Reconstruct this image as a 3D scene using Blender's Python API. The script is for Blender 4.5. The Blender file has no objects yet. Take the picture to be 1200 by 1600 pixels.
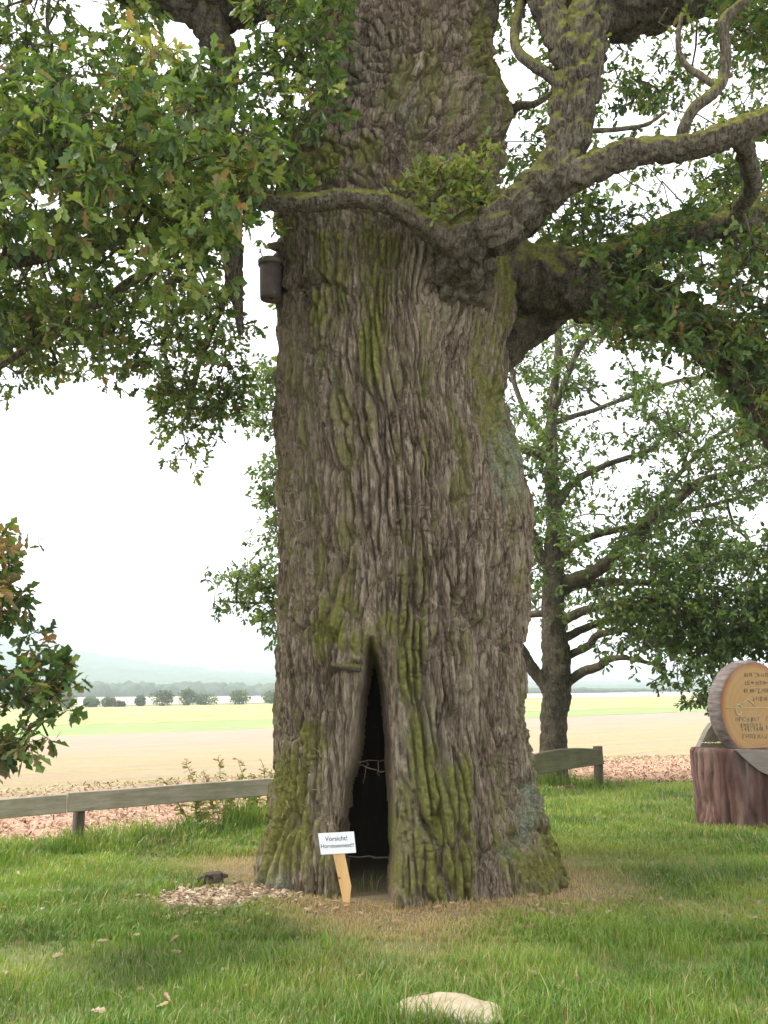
import bpy, math, random
import numpy as np
from mathutils import Vector, Matrix

random.seed(7)
rng = np.random.default_rng(7)
S = bpy.context.scene
COL = S.collection
R = math.radians

# ------------------------------------------------------------------ camera
CAM_H, PITCH, FPX = 1.6, R(10.4), 1600 * 35.0 / 36.0
cam = bpy.data.cameras.new("camera")
cam.sensor_fit = 'VERTICAL'; cam.sensor_height = 36.0; cam.lens = 35.0
cam.clip_start = 0.05; cam.clip_end = 20000
cam_o = bpy.data.objects.new("camera", cam); COL.objects.link(cam_o)
cam_o.location = (0, 0, CAM_H); cam_o.rotation_euler = (math.pi / 2 + PITCH, 0, 0)
S.camera = cam_o

# ------------------------------------------------------------------ sky and sun (bright overcast)
SUN_EL, SUN_AZ = R(52), R(-62)            # azimuth measured from +Y towards +X
w = bpy.data.worlds.new("World"); S.world = w; w.use_nodes = True
nt = w.node_tree; nt.nodes.clear()
out = nt.nodes.new('ShaderNodeOutputWorld')
sky = nt.nodes.new('ShaderNodeTexSky'); sky.sky_type = 'NISHITA'; sky.sun_disc = False
sky.sun_elevation = SUN_EL; sky.sun_rotation = SUN_AZ; sky.dust_density = 3.0; sky.air_density = 1.0
bg1 = nt.nodes.new('ShaderNodeBackground'); bg1.inputs[1].default_value = 0.10
bg2 = nt.nodes.new('ShaderNodeBackground'); bg2.inputs[1].default_value = 0.62
tc = nt.nodes.new('ShaderNodeTexCoord')
cn = nt.nodes.new('ShaderNodeTexNoise'); cn.inputs['Scale'].default_value = 2.2; cn.inputs['Detail'].default_value = 5
cr = nt.nodes.new('ShaderNodeValToRGB')
cr.color_ramp.elements[0].position = 0.3; cr.color_ramp.elements[0].color = (0.84, 0.87, 0.92, 1)
cr.color_ramp.elements[1].position = 0.7; cr.color_ramp.elements[1].color = (1.0, 0.985, 0.96, 1)
mx = nt.nodes.new('ShaderNodeMixShader'); mx.inputs[0].default_value = 0.86
L = nt.links.new
L(tc.outputs['Generated'], cn.inputs['Vector']); L(cn.outputs['Fac'], cr.inputs[0])
L(sky.outputs[0], bg1.inputs[0]); L(cr.outputs[0], bg2.inputs[0])
L(bg1.outputs[0], mx.inputs[1]); L(bg2.outputs[0], mx.inputs[2]); L(mx.outputs[0], out.inputs[0])
sun = bpy.data.lights.new("sun", 'SUN'); sun.energy = 1.5; sun.angle = R(14); sun.color = (1.0, 0.95, 0.86)
sun_o = bpy.data.objects.new("sun", sun); COL.objects.link(sun_o)
sd = Vector((math.sin(SUN_AZ) * math.cos(SUN_EL), math.cos(SUN_AZ) * math.cos(SUN_EL), math.sin(SUN_EL)))
sd = Vector((-0.70, -0.06, 0.0)).normalized() * math.cos(SUN_EL) + Vector((0, 0, math.sin(SUN_EL)))
sky.sun_rotation = math.atan2(sd.x, sd.y)
sun_o.rotation_euler = sd.to_track_quat('Z', 'Y').to_euler()
sun_o.location = (-20, -10, 40)
S.view_settings.view_transform = 'Standard'; S.view_settings.look = 'None'
S.view_settings.gamma = 1.0; S.view_settings.use_curve_mapping = False
S.view_settings.exposure = 2.05
S.cycles.max_bounces = 6; S.cycles.diffuse_bounces = 3; S.cycles.glossy_bounces = 2; S.cycles.transparent_max_bounces = 8
S.cycles.volume_bounces = 1
S.cycles.use_denoising = True
HAZE = 0.00030                      # density of the misty air

# ------------------------------------------------------------------ helpers
CA, SA = math.cos(PITCH), math.sin(PITCH)
def P(px, py, Y):
    """point of the place seen at picture position (px, py), Y metres away"""
    u = (px - 600.0) / FPX; v = (800.0 - py) / FPX
    dy = CA - SA * v; dz = SA + CA * v; t = Y / dy
    return Vector((t * u, Y, CAM_H + t * dz))
def MPP(py, Y):
    v = (800.0 - py) / FPX
    return Y / (CA - SA * v) / FPX            # metres per picture pixel there
def G(px, py, z=0.0):
    u = (px - 600.0) / FPX; v = (800.0 - py) / FPX
    dy = CA - SA * v; dz = SA + CA * v; t = (z - CAM_H) / dz
    return Vector((t * u, t * dy, z))
def PXY(V):
    """picture positions of an array of points"""
    x, y, z = V[:, 0], V[:, 1], V[:, 2] - CAM_H
    d = y * CA + z * SA; up = -y * SA + z * CA
    return 600 + FPX * x / d, 800 - FPX * up / d

def _h(ix, iy, iz, s):
    n = (ix * 374761393 + iy * 668265263 + iz * 2147483647 + s * 1274126177) & 0xFFFFFFFF
    n = ((n ^ (n >> 13)) * 1274126177) & 0xFFFFFFFF
    n = ((n ^ (n >> 16)) * 2246822519) & 0xFFFFFFFF
    return ((n ^ (n >> 15)) & 0xFFFFFF) / float(0xFFFFFF)
def vnoise(x, y, z=None, s=0):
    x = np.asarray(x, float); y = np.asarray(y, float)
    z = np.zeros_like(x) if z is None else np.asarray(z, float)
    ix, iy, iz = np.floor(x).astype(np.int64), np.floor(y).astype(np.int64), np.floor(z).astype(np.int64)
    fx, fy, fz = x - ix, y - iy, z - iz
    fx, fy, fz = (f * f * f * (f * (f * 6 - 15) + 10) for f in (fx, fy, fz))
    r = 0
    for a in (0, 1):
        for b in (0, 1):
            for c in (0, 1):
                r = r + _h(ix + a, iy + b, iz + c, s) * (fx if a else 1 - fx) * (fy if b else 1 - fy) * (fz if c else 1 - fz)
    return r * 2 - 1
def fbm(x, y, z=None, s=0, o=4):
    x = np.asarray(x, float); y = np.asarray(y, float); z = np.zeros_like(x) if z is None else np.asarray(z, float)
    r, a = 0, 0.5
    for k in range(o):
        r = r + a * vnoise(x * 2 ** k, y * 2 ** k, z * 2 ** k, s + k * 17); a *= 0.5
    return r
def worley(x, y, s=0):
    ix, iy = np.floor(x).astype(np.int64), np.floor(y).astype(np.int64)
    f1 = np.full(x.shape, 9.0); f2 = np.full(x.shape, 9.0); idv = np.zeros(x.shape)
    for a in (-1, 0, 1):
        for b in (-1, 0, 1):
            cx, cy = ix + a, iy + b
            px = cx + 0.08 + 0.84 * _h(cx, cy, cx * 0, s); py = cy + 0.08 + 0.84 * _h(cx, cy, cx * 0 + 1, s)
            d = np.hypot(px - x, py - y)
            near = d < f1
            f2 = np.where(near, f1, np.minimum(f2, d)); idv = np.where(near, _h(cx, cy, cx * 0 + 2, s), idv)
            f1 = np.where(near, d, f1)
    return f1, f2, idv
def sstep(a, b, x):
    t = np.clip((x - a) / (b - a), 0, 1); return t * t * (3 - 2 * t)

def finish(o, parent, label=None, cat=None, group=None, kind=None):
    COL.objects.link(o)
    if parent is not None: o.parent = parent
    if label: o["label"] = label
    if cat: o["category"] = cat
    if group: o["group"] = group
    if kind: o["kind"] = kind
    return o
def base_of(parent):
    b = Vector((0, 0, 0))
    while parent is not None:
        b = b + parent.location; parent = parent.parent
    return b
def mk(name, V, F, mat, parent=None, smooth=True, attrs=None, label=None, cat=None, group=None, kind=None, loc=None):
    """one mesh object; V world coordinates, F an (M,k) array or a list of such arrays"""
    V = np.asarray(V, np.float32).reshape(-1, 3)
    b = np.array(base_of(parent)) if loc is None else np.array(loc) + np.array(base_of(parent))
    V = V - b.astype(np.float32)
    Fs = F if isinstance(F, list) else [F]
    Fs = [np.asarray(f, np.int32) for f in Fs if len(f)]
    me = bpy.data.meshes.new(name)
    me.vertices.add(len(V)); me.vertices.foreach_set('co', V.ravel())
    nl = sum(f.size for f in Fs); nf = sum(len(f) for f in Fs)
    me.loops.add(nl); me.polygons.add(nf)
    me.loops.foreach_set('vertex_index', np.concatenate([f.ravel() for f in Fs]))
    tot = np.concatenate([np.full(len(f), f.shape[1], np.int32) for f in Fs])
    me.polygons.foreach_set('loop_start', np.concatenate([[0], np.cumsum(tot)[:-1]]).astype(np.int32))
    me.polygons.foreach_set('use_smooth', np.full(nf, smooth))
    me.update(calc_edges=True)
    for k, a in (attrs or {}).items():
        at = me.attributes.new(k, 'FLOAT', 'POINT'); at.data.foreach_set('value', np.asarray(a, np.float32))
    if mat: me.materials.append(mat)
    o = bpy.data.objects.new(name, me)
    if loc is not None: o.location = loc
    return finish(o, parent, label, cat, group, kind)
def thing(name, loc, label, cat, group=None):
    o = bpy.data.objects.new(name, None); o.location = loc; o.empty_display_size = 0.1
    return finish(o, None, label, cat, group)

def gridF(nr, nc, wrap=False):
    r = np.arange(nr - 1)[:, None]; c = np.arange(nc if wrap else nc - 1)[None, :]
    c2 = (c + 1) % nc
    return np.stack([r * nc + c, r * nc + c2, (r + 1) * nc + c2, (r + 1) * nc + c], -1).reshape(-1, 4)

def catmull(pts, step):
    """pts (n,k) -> evenly sampled smooth curve"""
    p = np.asarray(pts, float); p = np.vstack([2 * p[0] - p[1], p, 2 * p[-1] - p[-2]])
    outp = []
    for i in range(1, len(p) - 2):
        n = max(2, int(np.linalg.norm(p[i + 1][:3] - p[i][:3]) / step))
        t = np.linspace(0, 1, n, endpoint=False)[:, None]
        a, b, c, d = p[i - 1], p[i], p[i + 1], p[i + 2]
        outp.append(0.5 * (2 * b + (c - a) * t + (2 * a - 5 * b + 4 * c - d) * t ** 2 + (3 * b - a - 3 * c + d) * t ** 3))
    outp.append(p[-2][None]); q = np.vstack(outp); q[:, 3:] = np.maximum(q[:, 3:], 1e-3)
    return q
def frames(C):
    T = np.gradient(C, axis=0); T /= np.linalg.norm(T, axis=1)[:, None] + 1e-9
    N = np.zeros_like(T); ref = np.array([0, -1.0, 0.15]) if abs(T[0][1]) < 0.8 else np.array([1.0, 0, 0])
    n = ref - T[0] * ref.dot(T[0]); n /= np.linalg.norm(n)
    for i in range(len(T)):
        n = n - T[i] * n.dot(T[i]); n /= np.linalg.norm(n) + 1e-9; N[i] = n
    return T, N, np.cross(T, N)
def tube(C, rad, ns, disp=None):
    """C (n,3), rad (n,), disp(u,s)->offset"""
    T, N, B = frames(C); n = len(C)
    a = np.linspace(0, 2 * np.pi, ns, endpoint=False)
    rr = np.repeat(rad[:, None], ns, 1)
    if disp is not None:
        s = np.concatenate([[0], np.cumsum(np.linalg.norm(np.diff(C, axis=0), axis=1))])
        rr = rr + disp(a[None, :] + 0 * s[:, None], s[:, None] + 0 * a[None, :], rr)
    V = C[:, None] + rr[..., None] * (np.cos(a)[None, :, None] * N[:, None] + np.sin(a)[None, :, None] * B[:, None])
    V = V.reshape(-1, 3); F = [gridF(n, ns, True)]
    V = np.vstack([V, C[:1], C[-1:]])
    i = np.arange(ns); j = (i + 1) % ns
    F.append(np.stack([j, i, np.full(ns, n * ns)], 1))
    F.append(np.stack([(n - 1) * ns + i, (n - 1) * ns + j, np.full(ns, n * ns + 1)], 1))
    return V, F
class Bag:
    """collects shapes into one mesh"""
    def __init__(s): s.V = []; s.q = []; s.t = []; s.n = 0
    def add(s, V, Fs):
        for f in (Fs if isinstance(Fs, list) else [Fs]):
            f = np.asarray(f)
            if len(f): (s.q if f.shape[1] == 4 else s.t).append(f + s.n)
        s.V.append(np.asarray(V, float)); s.n += len(V)
    def out(s):
        F = []
        if s.q: F.append(np.vstack(s.q))
        if s.t: F.append(np.vstack(s.t))
        return np.vstack(s.V), F
def box(c, d, rot=None, bev=0.0):
    """bevelled-corner box vertices, centre c, half sizes d"""
    sg = np.array([[x, y, z] for x in (-1, 1) for y in (-1, 1) for z in (-1, 1)], float)
    V = sg * np.array(d)
    if rot is not None: V = V @ np.array(rot).T
    F = np.array([[0, 1, 3, 2], [4, 6, 7, 5], [0, 4, 5, 1], [2, 3, 7, 6], [0, 2, 6, 4], [1, 5, 7, 3]])
    return V + np.array(c), F

# ------------------------------------------------------------------ materials
def mat(name):
    m = bpy.data.materials.new(name); m.use_nodes = True
    n = m.node_tree; b = n.nodes['Principled BSDF']; b.inputs['Specular IOR Level'].default_value = 0.25
    b.inputs['Roughness'].default_value = 0.85
    return m, n, b
def nn(n, t, **kw):
    x = n.nodes.new(t)
    for k, v in kw.items():
        if k in x.inputs: x.inputs[k].default_value = v
        else: setattr(x, k, v)
    return x
def noise(n, scale, detail=4, rough=0.55, vec=None, stretch=None, dist=0.0):
    t = nn(n, 'ShaderNodeTexNoise', Scale=scale, Detail=detail, Roughness=rough, Distortion=dist)
    if vec is None: vec = nn(n, 'ShaderNodeTexCoord').outputs['Object']
    if stretch is not None:
        mp = nn(n, 'ShaderNodeMapping'); mp.inputs['Scale'].default_value = stretch
        n.links.new(vec, mp.inputs['Vector']); vec = mp.outputs['Vector']
    n.links.new(vec, t.inputs['Vector']); return t.outputs['Fac']
def ramp(n, fac, stops):
    r = nn(n, 'ShaderNodeValToRGB'); e = r.color_ramp.elements
    while len(e) < len(stops): e.new(0.5)
    for k, (p, c) in enumerate(stops):
        e[k].position = p; e[k].color = (c[0], c[1], c[2], 1) if not isinstance(c, float) else (c, c, c, 1)
    n.links.new(fac, r.inputs[0]); return r.outputs[0]
def mixc(n, fac, a, b):
    m = nn(n, 'ShaderNodeMix', data_type='RGBA')
    for s, i in ((fac, 0), (a, 6), (b, 7)):
        if hasattr(s, 'is_linked'): n.links.new(s, m.inputs[i])
        elif i == 0: m.inputs[0].default_value = s
        else: m.inputs[i].default_value = (s[0], s[1], s[2], 1)
    return m.outputs[2]
def mul(n, a, b, op='MULTIPLY'):
    m = nn(n, 'ShaderNodeMath', operation=op)
    for s, i in ((a, 0), (b, 1)):
        if hasattr(s, 'is_linked'): n.links.new(s, m.inputs[i])
        else: m.inputs[i].default_value = s
    return m.outputs[0]
def attr(n, name):
    return nn(n, 'ShaderNodeAttribute', attribute_name=name).outputs['Fac']
def bump(n, b, h, strength, dist):
    x = nn(n, 'ShaderNodeBump', Strength=strength, Distance=dist)
    n.links.new(h, x.inputs['Height']); n.links.new(x.outputs[0], b.inputs['Normal'])
def setc(n, b, c): n.links.new(c, b.inputs['Base Color'])

def bark_mat(name, dark, mid, light, moss_top=0.0, attrs=False):
    m, n, b = mat(name)
    c = ramp(n, noise(n, 7, 7, 0.72, stretch=(1, 1, 0.3)), [(0.32, dark), (0.5, mid), (0.68, light)])
    c = mixc(n, ramp(n, noise(n, 52, 4, 0.7, stretch=(1, 1, 0.18)), [(0.44, 0.0), (0.62, 0.8)]), c, light)
    c = mixc(n, ramp(n, noise(n, 40, 5, 0.7, stretch=(1, 1, 0.12)), [(0.50, 0.0), (0.62, 0.85)]), c, dark)
    mossc = ramp(n, noise(n, 26, 5, 0.7), [(0.3, (0.10, 0.105, 0.02)), (0.52, (0.205, 0.205, 0.05)), (0.7, (0.36, 0.345, 0.11))])
    if attrs:
        c = mixc(n, attr(n, 'pale'), c, ramp(n, noise(n, 22, 5, 0.7, stretch=(1, 1, .5)), [(0.35, (0.22, 0.17, 0.12)), (0.65, (0.46, 0.39, 0.29))]))
        c = mixc(n, attr(n, 'lichen'), c, ramp(n, noise(n, 50, 4, 0.7), [(0.4, (0.14, 0.16, 0.10)), (0.6, (0.36, 0.38, 0.27))]))
        c = mixc(n, attr(n, 'moss'), c, mossc)
    if moss_top > 0:
        g = nn(n, 'ShaderNodeNewGeometry'); sp = nn(n, 'ShaderNodeSeparateXYZ'); n.links.new(g.outputs['Normal'], sp.inputs[0])
        k = mul(n, sp.outputs[2], mul(n, noise(n, 5, 5, 0.7), 1.3), 'ADD')
        k = ramp(n, k, [(0.72, 0.0), (1.05, float(moss_top))])
        c = mixc(n, ramp(n, noise(n, 18, 5, 0.75), [(0.54, 0.0), (0.66, 0.6)]), c, (0.28, 0.285, 0.22))
        c = mixc(n, mul(n, attr(n, 'butt'), 0.75), c, ramp(n, noise(n, 30, 5, 0.7), [(0.35, (0.08, 0.06, 0.04)), (0.5, (0.19, 0.145, 0.1)), (0.66, (0.36, 0.3, 0.22))]))
        c = mixc(n, k, c, mossc)
    setc(n, b, c)
    h = mul(n, noise(n, 42, 6, 0.75, stretch=(1, 1, 0.16)), mul(n, noise(n, 130, 4, 0.7), 0.5), 'ADD')
    bump(n, b, h, 1.0, 0.03)
    b.inputs['Roughness'].default_value = 0.95; b.inputs['Specular IOR Level'].default_value = 0.15
    return m
M_BARK = bark_mat('oak_bark', (0.075, 0.052, 0.035), (0.205, 0.152, 0.104), (0.47, 0.385, 0.285), attrs=True)
M_LIMB = bark_mat('limb_bark', (0.035, 0.026, 0.017), (0.085, 0.066, 0.045), (0.22, 0.185, 0.135), moss_top=0.95)
M_BARK2 = bark_mat('young_oak_bark', (0.045, 0.038, 0.026), (0.085, 0.072, 0.052), (0.15, 0.13, 0.095), moss_top=0.2)
def leaf_mat(name, stops, brown, trans=0.42):
    m, n, b = mat(name)
    c = ramp(n, attr(n, 'tint'), stops); c = mixc(n, attr(n, 'brown'), c, brown)
    setc(n, b, c); b.inputs['Roughness'].default_value = 0.42; b.inputs['Specular IOR Level'].default_value = 0.5
    tr = nn(n, 'ShaderNodeBsdfTranslucent'); mix = nn(n, 'ShaderNodeMixShader'); mix.inputs[0].default_value = trans
    gm = nn(n, 'ShaderNodeMix', data_type='RGBA', blend_type='MULTIPLY'); gm.inputs[0].default_value = 1.0
    n.links.new(c, gm.inputs[6]); gm.inputs[7].default_value = (1.5, 1.45, 0.7, 1)
    n.links.new(gm.outputs[2], tr.inputs['Color'])
    o = n.nodes['Material Output']
    n.links.new(b.outputs[0], mix.inputs[1]); n.links.new(tr.outputs[0], mix.inputs[2]); n.links.new(mix.outputs[0], o.inputs[0])
    return m
M_LEAF = leaf_mat('oak_leaf', [(0.0, (0.026, 0.062, 0.02)), (0.35, (0.06, 0.128, 0.03)), (0.7, (0.135, 0.21, 0.045)), (1.0, (0.28, 0.33, 0.08))], (0.27, 0.16, 0.075))
M_LEAF2 = leaf_mat('young_oak_leaf', [(0.0, (0.04, 0.08, 0.025)), (0.5, (0.075, 0.14, 0.038)), (1.0, (0.15, 0.215, 0.055))], (0.2, 0.16, 0.06))
def plain(name, stops, scale=8, stretch=None, rough=0.8, bmp=0.3, bscale=40, bd=0.004, detail=5):
    m, n, b = mat(name)
    setc(n, b, ramp(n, noise(n, scale, detail, 0.6, stretch=stretch), stops))
    b.inputs['Roughness'].default_value = rough
    if bmp: bump(n, b, noise(n, bscale, 4, 0.6, stretch=stretch), bmp, bd)
    return m

# ------------------------------------------------------------------ terrain
FD = np.array([7.2, 7.0]); FD = FD / np.linalg.norm(FD)          # direction of the fence line
FN = np.array([-FD[1], FD[0]])
F0 = np.array([-3.35, 10.85])
rows = [(20, 0.0, 0.0)]
def zof(py, d): return CAM_H - d * math.tan(math.atan((py - 800) / FPX) - PITCH)
for d, a, b_ in ((150, 1155, 1107), (205, 1138, 1101), (350, 1109, 1084), (520, 1105, 1085), (850, 1091, 1081), (1100, 1090, 1081), (2000, 1090, 1080), (9000, 1087, 1080)):
    rows.append((d, zof(a, d), zof(b_, d)))
RD = np.array([r_[0] for r_ in rows]); RL = np.array([r_[1] for r_ in rows]); RR = np.array([r_[2] for r_ in rows])
def terrain(x, y):
    x = np.asarray(x, float); y = np.asarray(y, float)
    k = np.clip((x / np.maximum(y, 1.0) * FPX / 1.02 + 600) / 1200.0, -0.4, 1.4)
    zl = np.interp(y, RD, RL); zr = np.interp(y, RD, RR)
    z = zl * (1 - k) + zr * k
    near = np.clip((22 - y) / 6, 0, 1)
    return z + near * 0.035 * fbm(x * 0.55 + 3, y * 0.55, s=3, o=3)
def sheet(name, ys, kx, mat_, dz, kind='structure', ylo=None, parent=None):
    """strip of terrain: ys distances, kx half-widths per metre"""
    cols = np.linspace(-1, 1, 161)
    Y = np.asarray(ys)[:, None] + 0 * cols[None]
    X = cols[None] * (np.asarray(ys)[:, None] * kx + 6) if ylo is None else cols[None] * (ys[-1] * kx) * np.abs(cols[None]) + 0 * Y
    if ylo is not None:
        lo = ylo(X); k_r = np.linspace(0, 1, len(ys))[:, None] ** 2.2; Y = lo[-1:] * (1 - k_r) + ys[-1] * k_r
    Z = terrain(X, Y) + dz
    return mk(name, np.stack([X, Y, Z], -1).reshape(-1, 3), gridF(len(ys), 161), mat_, kind=kind, parent=parent)

def ground_mat():
    m, n, b = mat('lawn_soil')
    c = ramp(n, noise(n, 1.3, 6, 0.65), [(0.3, (0.10, 0.14, 0.035)), (0.55, (0.16, 0.17, 0.06)), (0.75, (0.26, 0.22, 0.11))])
    c = mixc(n, ramp(n, noise(n, 30, 4, 0.7), [(0.45, 0.0), (0.7, 0.5)]), c, (0.16, 0.13, 0.075))
    # worn, dry soil round the foot of the trunk
    g = nn(n, 'ShaderNodeNewGeometry'); vs = nn(n, 'ShaderNodeVectorMath', operation='DISTANCE'); vs.inputs[1].default_value = (0.1, 9.4, 0)
    n.links.new(g.outputs['Position'], vs.inputs[0])
    k = mul(n, mul(n, noise(n, 2.5, 4, 0.6), 1.6), vs.outputs['Value'], 'ADD')
    k = nn(n, 'ShaderNodeMapRange', **{'From Min': 2.3, 'From Max': 3.3, 'To Min': 0.85, 'To Max': 0.0}); 
    n.links.new(mul(n, mul(n, noise(n, 2.5, 4, 0.6), 1.6), vs.outputs['Value'], 'ADD'), k.inputs['Value'])
    c = mixc(n, k.outputs[0], c, ramp(n, noise(n, 25, 4, 0.7), [(0.3, (0.16, 0.11, 0.065)), (0.7, (0.32, 0.24, 0.15))]))
    setc(n, b, c); bump(n, b, noise(n, 40, 5, 0.7), 0.8, 0.02)
    return m
def field_mat():
    m, n, b = mat('stubble_field')
    g = nn(n, 'ShaderNodeNewGeometry').outputs['Position']
    dt = nn(n, 'ShaderNodeVectorMath', operation='DOT_PRODUCT'); dt.inputs[1].default_value = (FN[0], FN[1], 0)
    n.links.new(g, dt.inputs[0])
    off = nn(n, 'ShaderNodeMath', operation='SUBTRACT'); off.inputs[1].default_value = float(FN.dot(F0)); n.links.new(dt.outputs['Value'], off.inputs[0])
    v = off.outputs[0]
    wob = mul(n, mul(n, noise(n, 0.35, 2, vec=g), 1.2), v, 'ADD')
    cmb = nn(n, 'ShaderNodeCombineXYZ'); n.links.new(wob, cmb.inputs[0])
    stripe = noise(n, 0.9, 4, 0.75, vec=cmb.outputs[0])
    tan = ramp(n, noise(n, 0.25, 5, 0.6, vec=g), [(0.3, (0.29, 0.20, 0.145)), (0.7, (0.35, 0.25, 0.185))])
    straw = ramp(n, noise(n, 3, 5, 0.7, vec=g), [(0.3, (0.22, 0.205, 0.08)), (0.7, (0.35, 0.30, 0.155))])
    c = mixc(n, ramp(n, stripe, [(0.44, 0.0), (0.56, 0.9)]), straw, tan)
    c = mixc(n, ramp(n, noise(n, 1.7, 3, 0.6, vec=cmb.outputs[0]), [(0.55, 0.0), (0.66, 0.55)]), c, (0.17, 0.115, 0.075))
    far = nn(n, 'ShaderNodeMapRange', **{'From Min': 16.0, 'From Max': 40.0}); n.links.new(v, far.inputs['Value'])
    c = mixc(n, far.outputs[0], c, tan)
    nearf = nn(n, 'ShaderNodeMapRange', **{'From Min': 3.4, 'From Max': 5.6, 'To Min': 1.0, 'To Max': 0.0})
    n.links.new(mul(n, mul(n, noise(n, 0.8, 3, vec=g), 2.0), v, 'ADD'), nearf.inputs['Value'])
    lit = ramp(n, noise(n, 14, 5, 0.75, vec=g), [(0.35, (0.22, 0.11, 0.07)), (0.5, (0.42, 0.25, 0.17)), (0.65, (0.58, 0.43, 0.33))])
    c = mixc(n, nearf.outputs[0], c, lit)
    setc(n, b, c); bump(n, b, noise(n, 12, 5, 0.75, vec=g), 0.9, 0.05)
    return m
def band_mat(name, stops, scale):
    m, n, b = mat(name); g = nn(n, 'ShaderNodeNewGeometry').outputs['Position']
    setc(n, b, ramp(n, noise(n, scale, 6, 0.65, vec=g, stretch=(1, 0.35, 1)), stops)); return m
sheet('ground', [-6, -2, 0] + list(np.linspace(2, 24, 111)) + [30, 40, 60, 90, 150, 200, 280, 350, 420, 520, 700, 850, 1100, 1500, 2000, 4000, 9000], 1.3, ground_mat(), 0.0)
def field_edge(X):
    s = (X - F0[0]) / FD[0]; yl = F0[1] + s * FD[1]
    yl = np.where(X > 4.0, F0[1] + (4.0 - F0[0]) / FD[0] * FD[1] + (X - 4.0) * 0.12, yl)
    return np.maximum(yl, 2.5) + 0.35 + 0.25 * fbm(X * 1.3, X * 0, s=9)
sheet('field', np.concatenate([np.linspace(3, 40, 60), np.linspace(41, 151, 30)]), 1.0, field_mat(), 0.02, ylo=field_edge)
sheet('crop_strip', np.linspace(150, 206, 12), 1.0, band_mat('young_crop', [(0.35, (0.17, 0.26, 0.075)), (0.7, (0.23, 0.31, 0.10))], 0.2), 0.06)
sheet('meadow', np.linspace(205.5, 352, 24), 1.0, band_mat('dry_meadow', [(0.3, (0.17, 0.19, 0.06)), (0.5, (0.26, 0.255, 0.095)), (0.68, (0.36, 0.33, 0.16))], 0.16), 0.10)
sheet('far_field', np.linspace(480, 852, 12), 1.0, band_mat('far_stubble', [(0.4, (0.42, 0.38, 0.24)), (0.7, (0.48, 0.42, 0.29))], 0.02), 0.16)

# hills under forest
def hill(name, d, depth, ridge, seed, base_py, col):
    pxs = np.linspace(-700, 1900, 320); ts = np.linspace(0, 1, 40)
    top = np.interp(pxs, [r_[0] for r_ in ridge], [r_[1] for r_ in ridge])
    V = np.zeros((40, 320, 3))
    for i, t in enumerate(ts):
        dd = d + depth * t
        X = (pxs - 600) / FPX * dd * 1.02
        zb = zof(base_py, d); zt = np.array([zof(p_, d + depth) for p_ in top])
        z = zb + (zt - zb) * (t ** 1.15)
        z = z + 9 * fbm(X / 90, np.full_like(X, dd / 90), s=seed) + 5 * np.abs(vnoise(X / 14, np.full_like(X, dd / 14), s=seed + 3)) * min(1, t * 6 + .3)
        V[i] = np.stack([X, np.full_like(X, dd), z], -1)
    m, n, b = mat(name + '_wood')
    g = nn(n, 'ShaderNodeNewGeometry').outputs['Position']
    setc(n, b, ramp(n, noise(n, 0.02, 6, 0.7, vec=g), [(0.3, col[0]), (0.7, col[1])])); bump(n, b, noise(n, 0.07, 5, 0.7, vec=g), 1.0, 8.0)
    o = mk('hill', V.reshape(-1, 3), gridF(40, 320), m, kind='structure'); return o
hill('near_hill', 1300, 900, [(-700, 960), (0, 1003), (120, 1016), (250, 1040), (437, 1054), (830, 1066), (1000, 1068), (1900, 1060)], 31, 1084, ((0.03, 0.06, 0.03), (0.06, 0.1, 0.045)))
hill('far_hill', 2600, 1200, [(-700, 930), (0, 965), (200, 975), (437, 998), (830, 1040), (1000, 1050), (1900, 1040)], 47, 1075, ((0.03, 0.06, 0.03), (0.06, 0.1, 0.045)))

# ------------------------------------------------------------------ foliage tools
LB = np.array([(0.17, .10), (.27, .06), (.45, .23), (.56, .12), (.76, .25)])
def leaf_template(lobed):
    if lobed:
        r_ = [(x, y, abs(y) * 0.35 - 0.22 * x * x) for x, y in LB]; l_ = [(x, -y, z) for x, y, z in r_]
        V = np.array([(0, 0, 0)] + r_ + [(1, 0, -0.2)] + l_)
        F = np.array([[0, 1, 2, 3, 4, 5, 6], [0, 6, 11, 10, 9, 8, 7]]); return V, F
    V = np.array([(0, 0, 0), (.35, .17, .05), (.75, .24, 0.0), (1, 0, -.15), (.75, -.24, 0.0), (.35, -.17, .05)])
    return V, np.array([[0, 1, 2, 3], [0, 3, 4, 5]])
def leaves(pos, direc, up, size, lobed):
    """leaf meshes at pos, pointing along direc, facing up"""
    T, F = leaf_template(lobed)
    d = direc / (np.linalg.norm(direc, axis=1)[:, None] + 1e-9)
    n_ = up - d * np.sum(up * d, 1)[:, None]; n_ /= np.linalg.norm(n_, axis=1)[:, None] + 1e-9
    s_ = np.cross(n_, d)
    curl = rng.uniform(-0.4, 1.6, len(pos)); wid = rng.uniform(0.8, 1.15, len(pos))
    V = pos[:, None] + size[:, None, None] * (T[None, :, 0, None] * d[:, None] + (T[None, :, 1] * wid[:, None])[..., None] * s_[:, None] + (T[None, :, 2] * curl[:, None])[..., None] * n_[:, None])
    k = len(T); F = (F[None] + (np.arange(len(pos)) * k)[:, None, None]).reshape(-1, F.shape[1])
    return V.reshape(-1, 3), F, k
def inpoly(px, py, poly):
    poly = np.asarray(poly, float); c = np.zeros(px.shape, bool); j = len(poly) - 1
    for i in range(len(poly)):
        xi, yi = poly[i]; xj, yj = poly[j]
        c ^= ((yi > py) != (yj > py)) & (px < (xj - xi) * (py - yi) / (yj - yi + 1e-9) + xi); j = i
    return c
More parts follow.
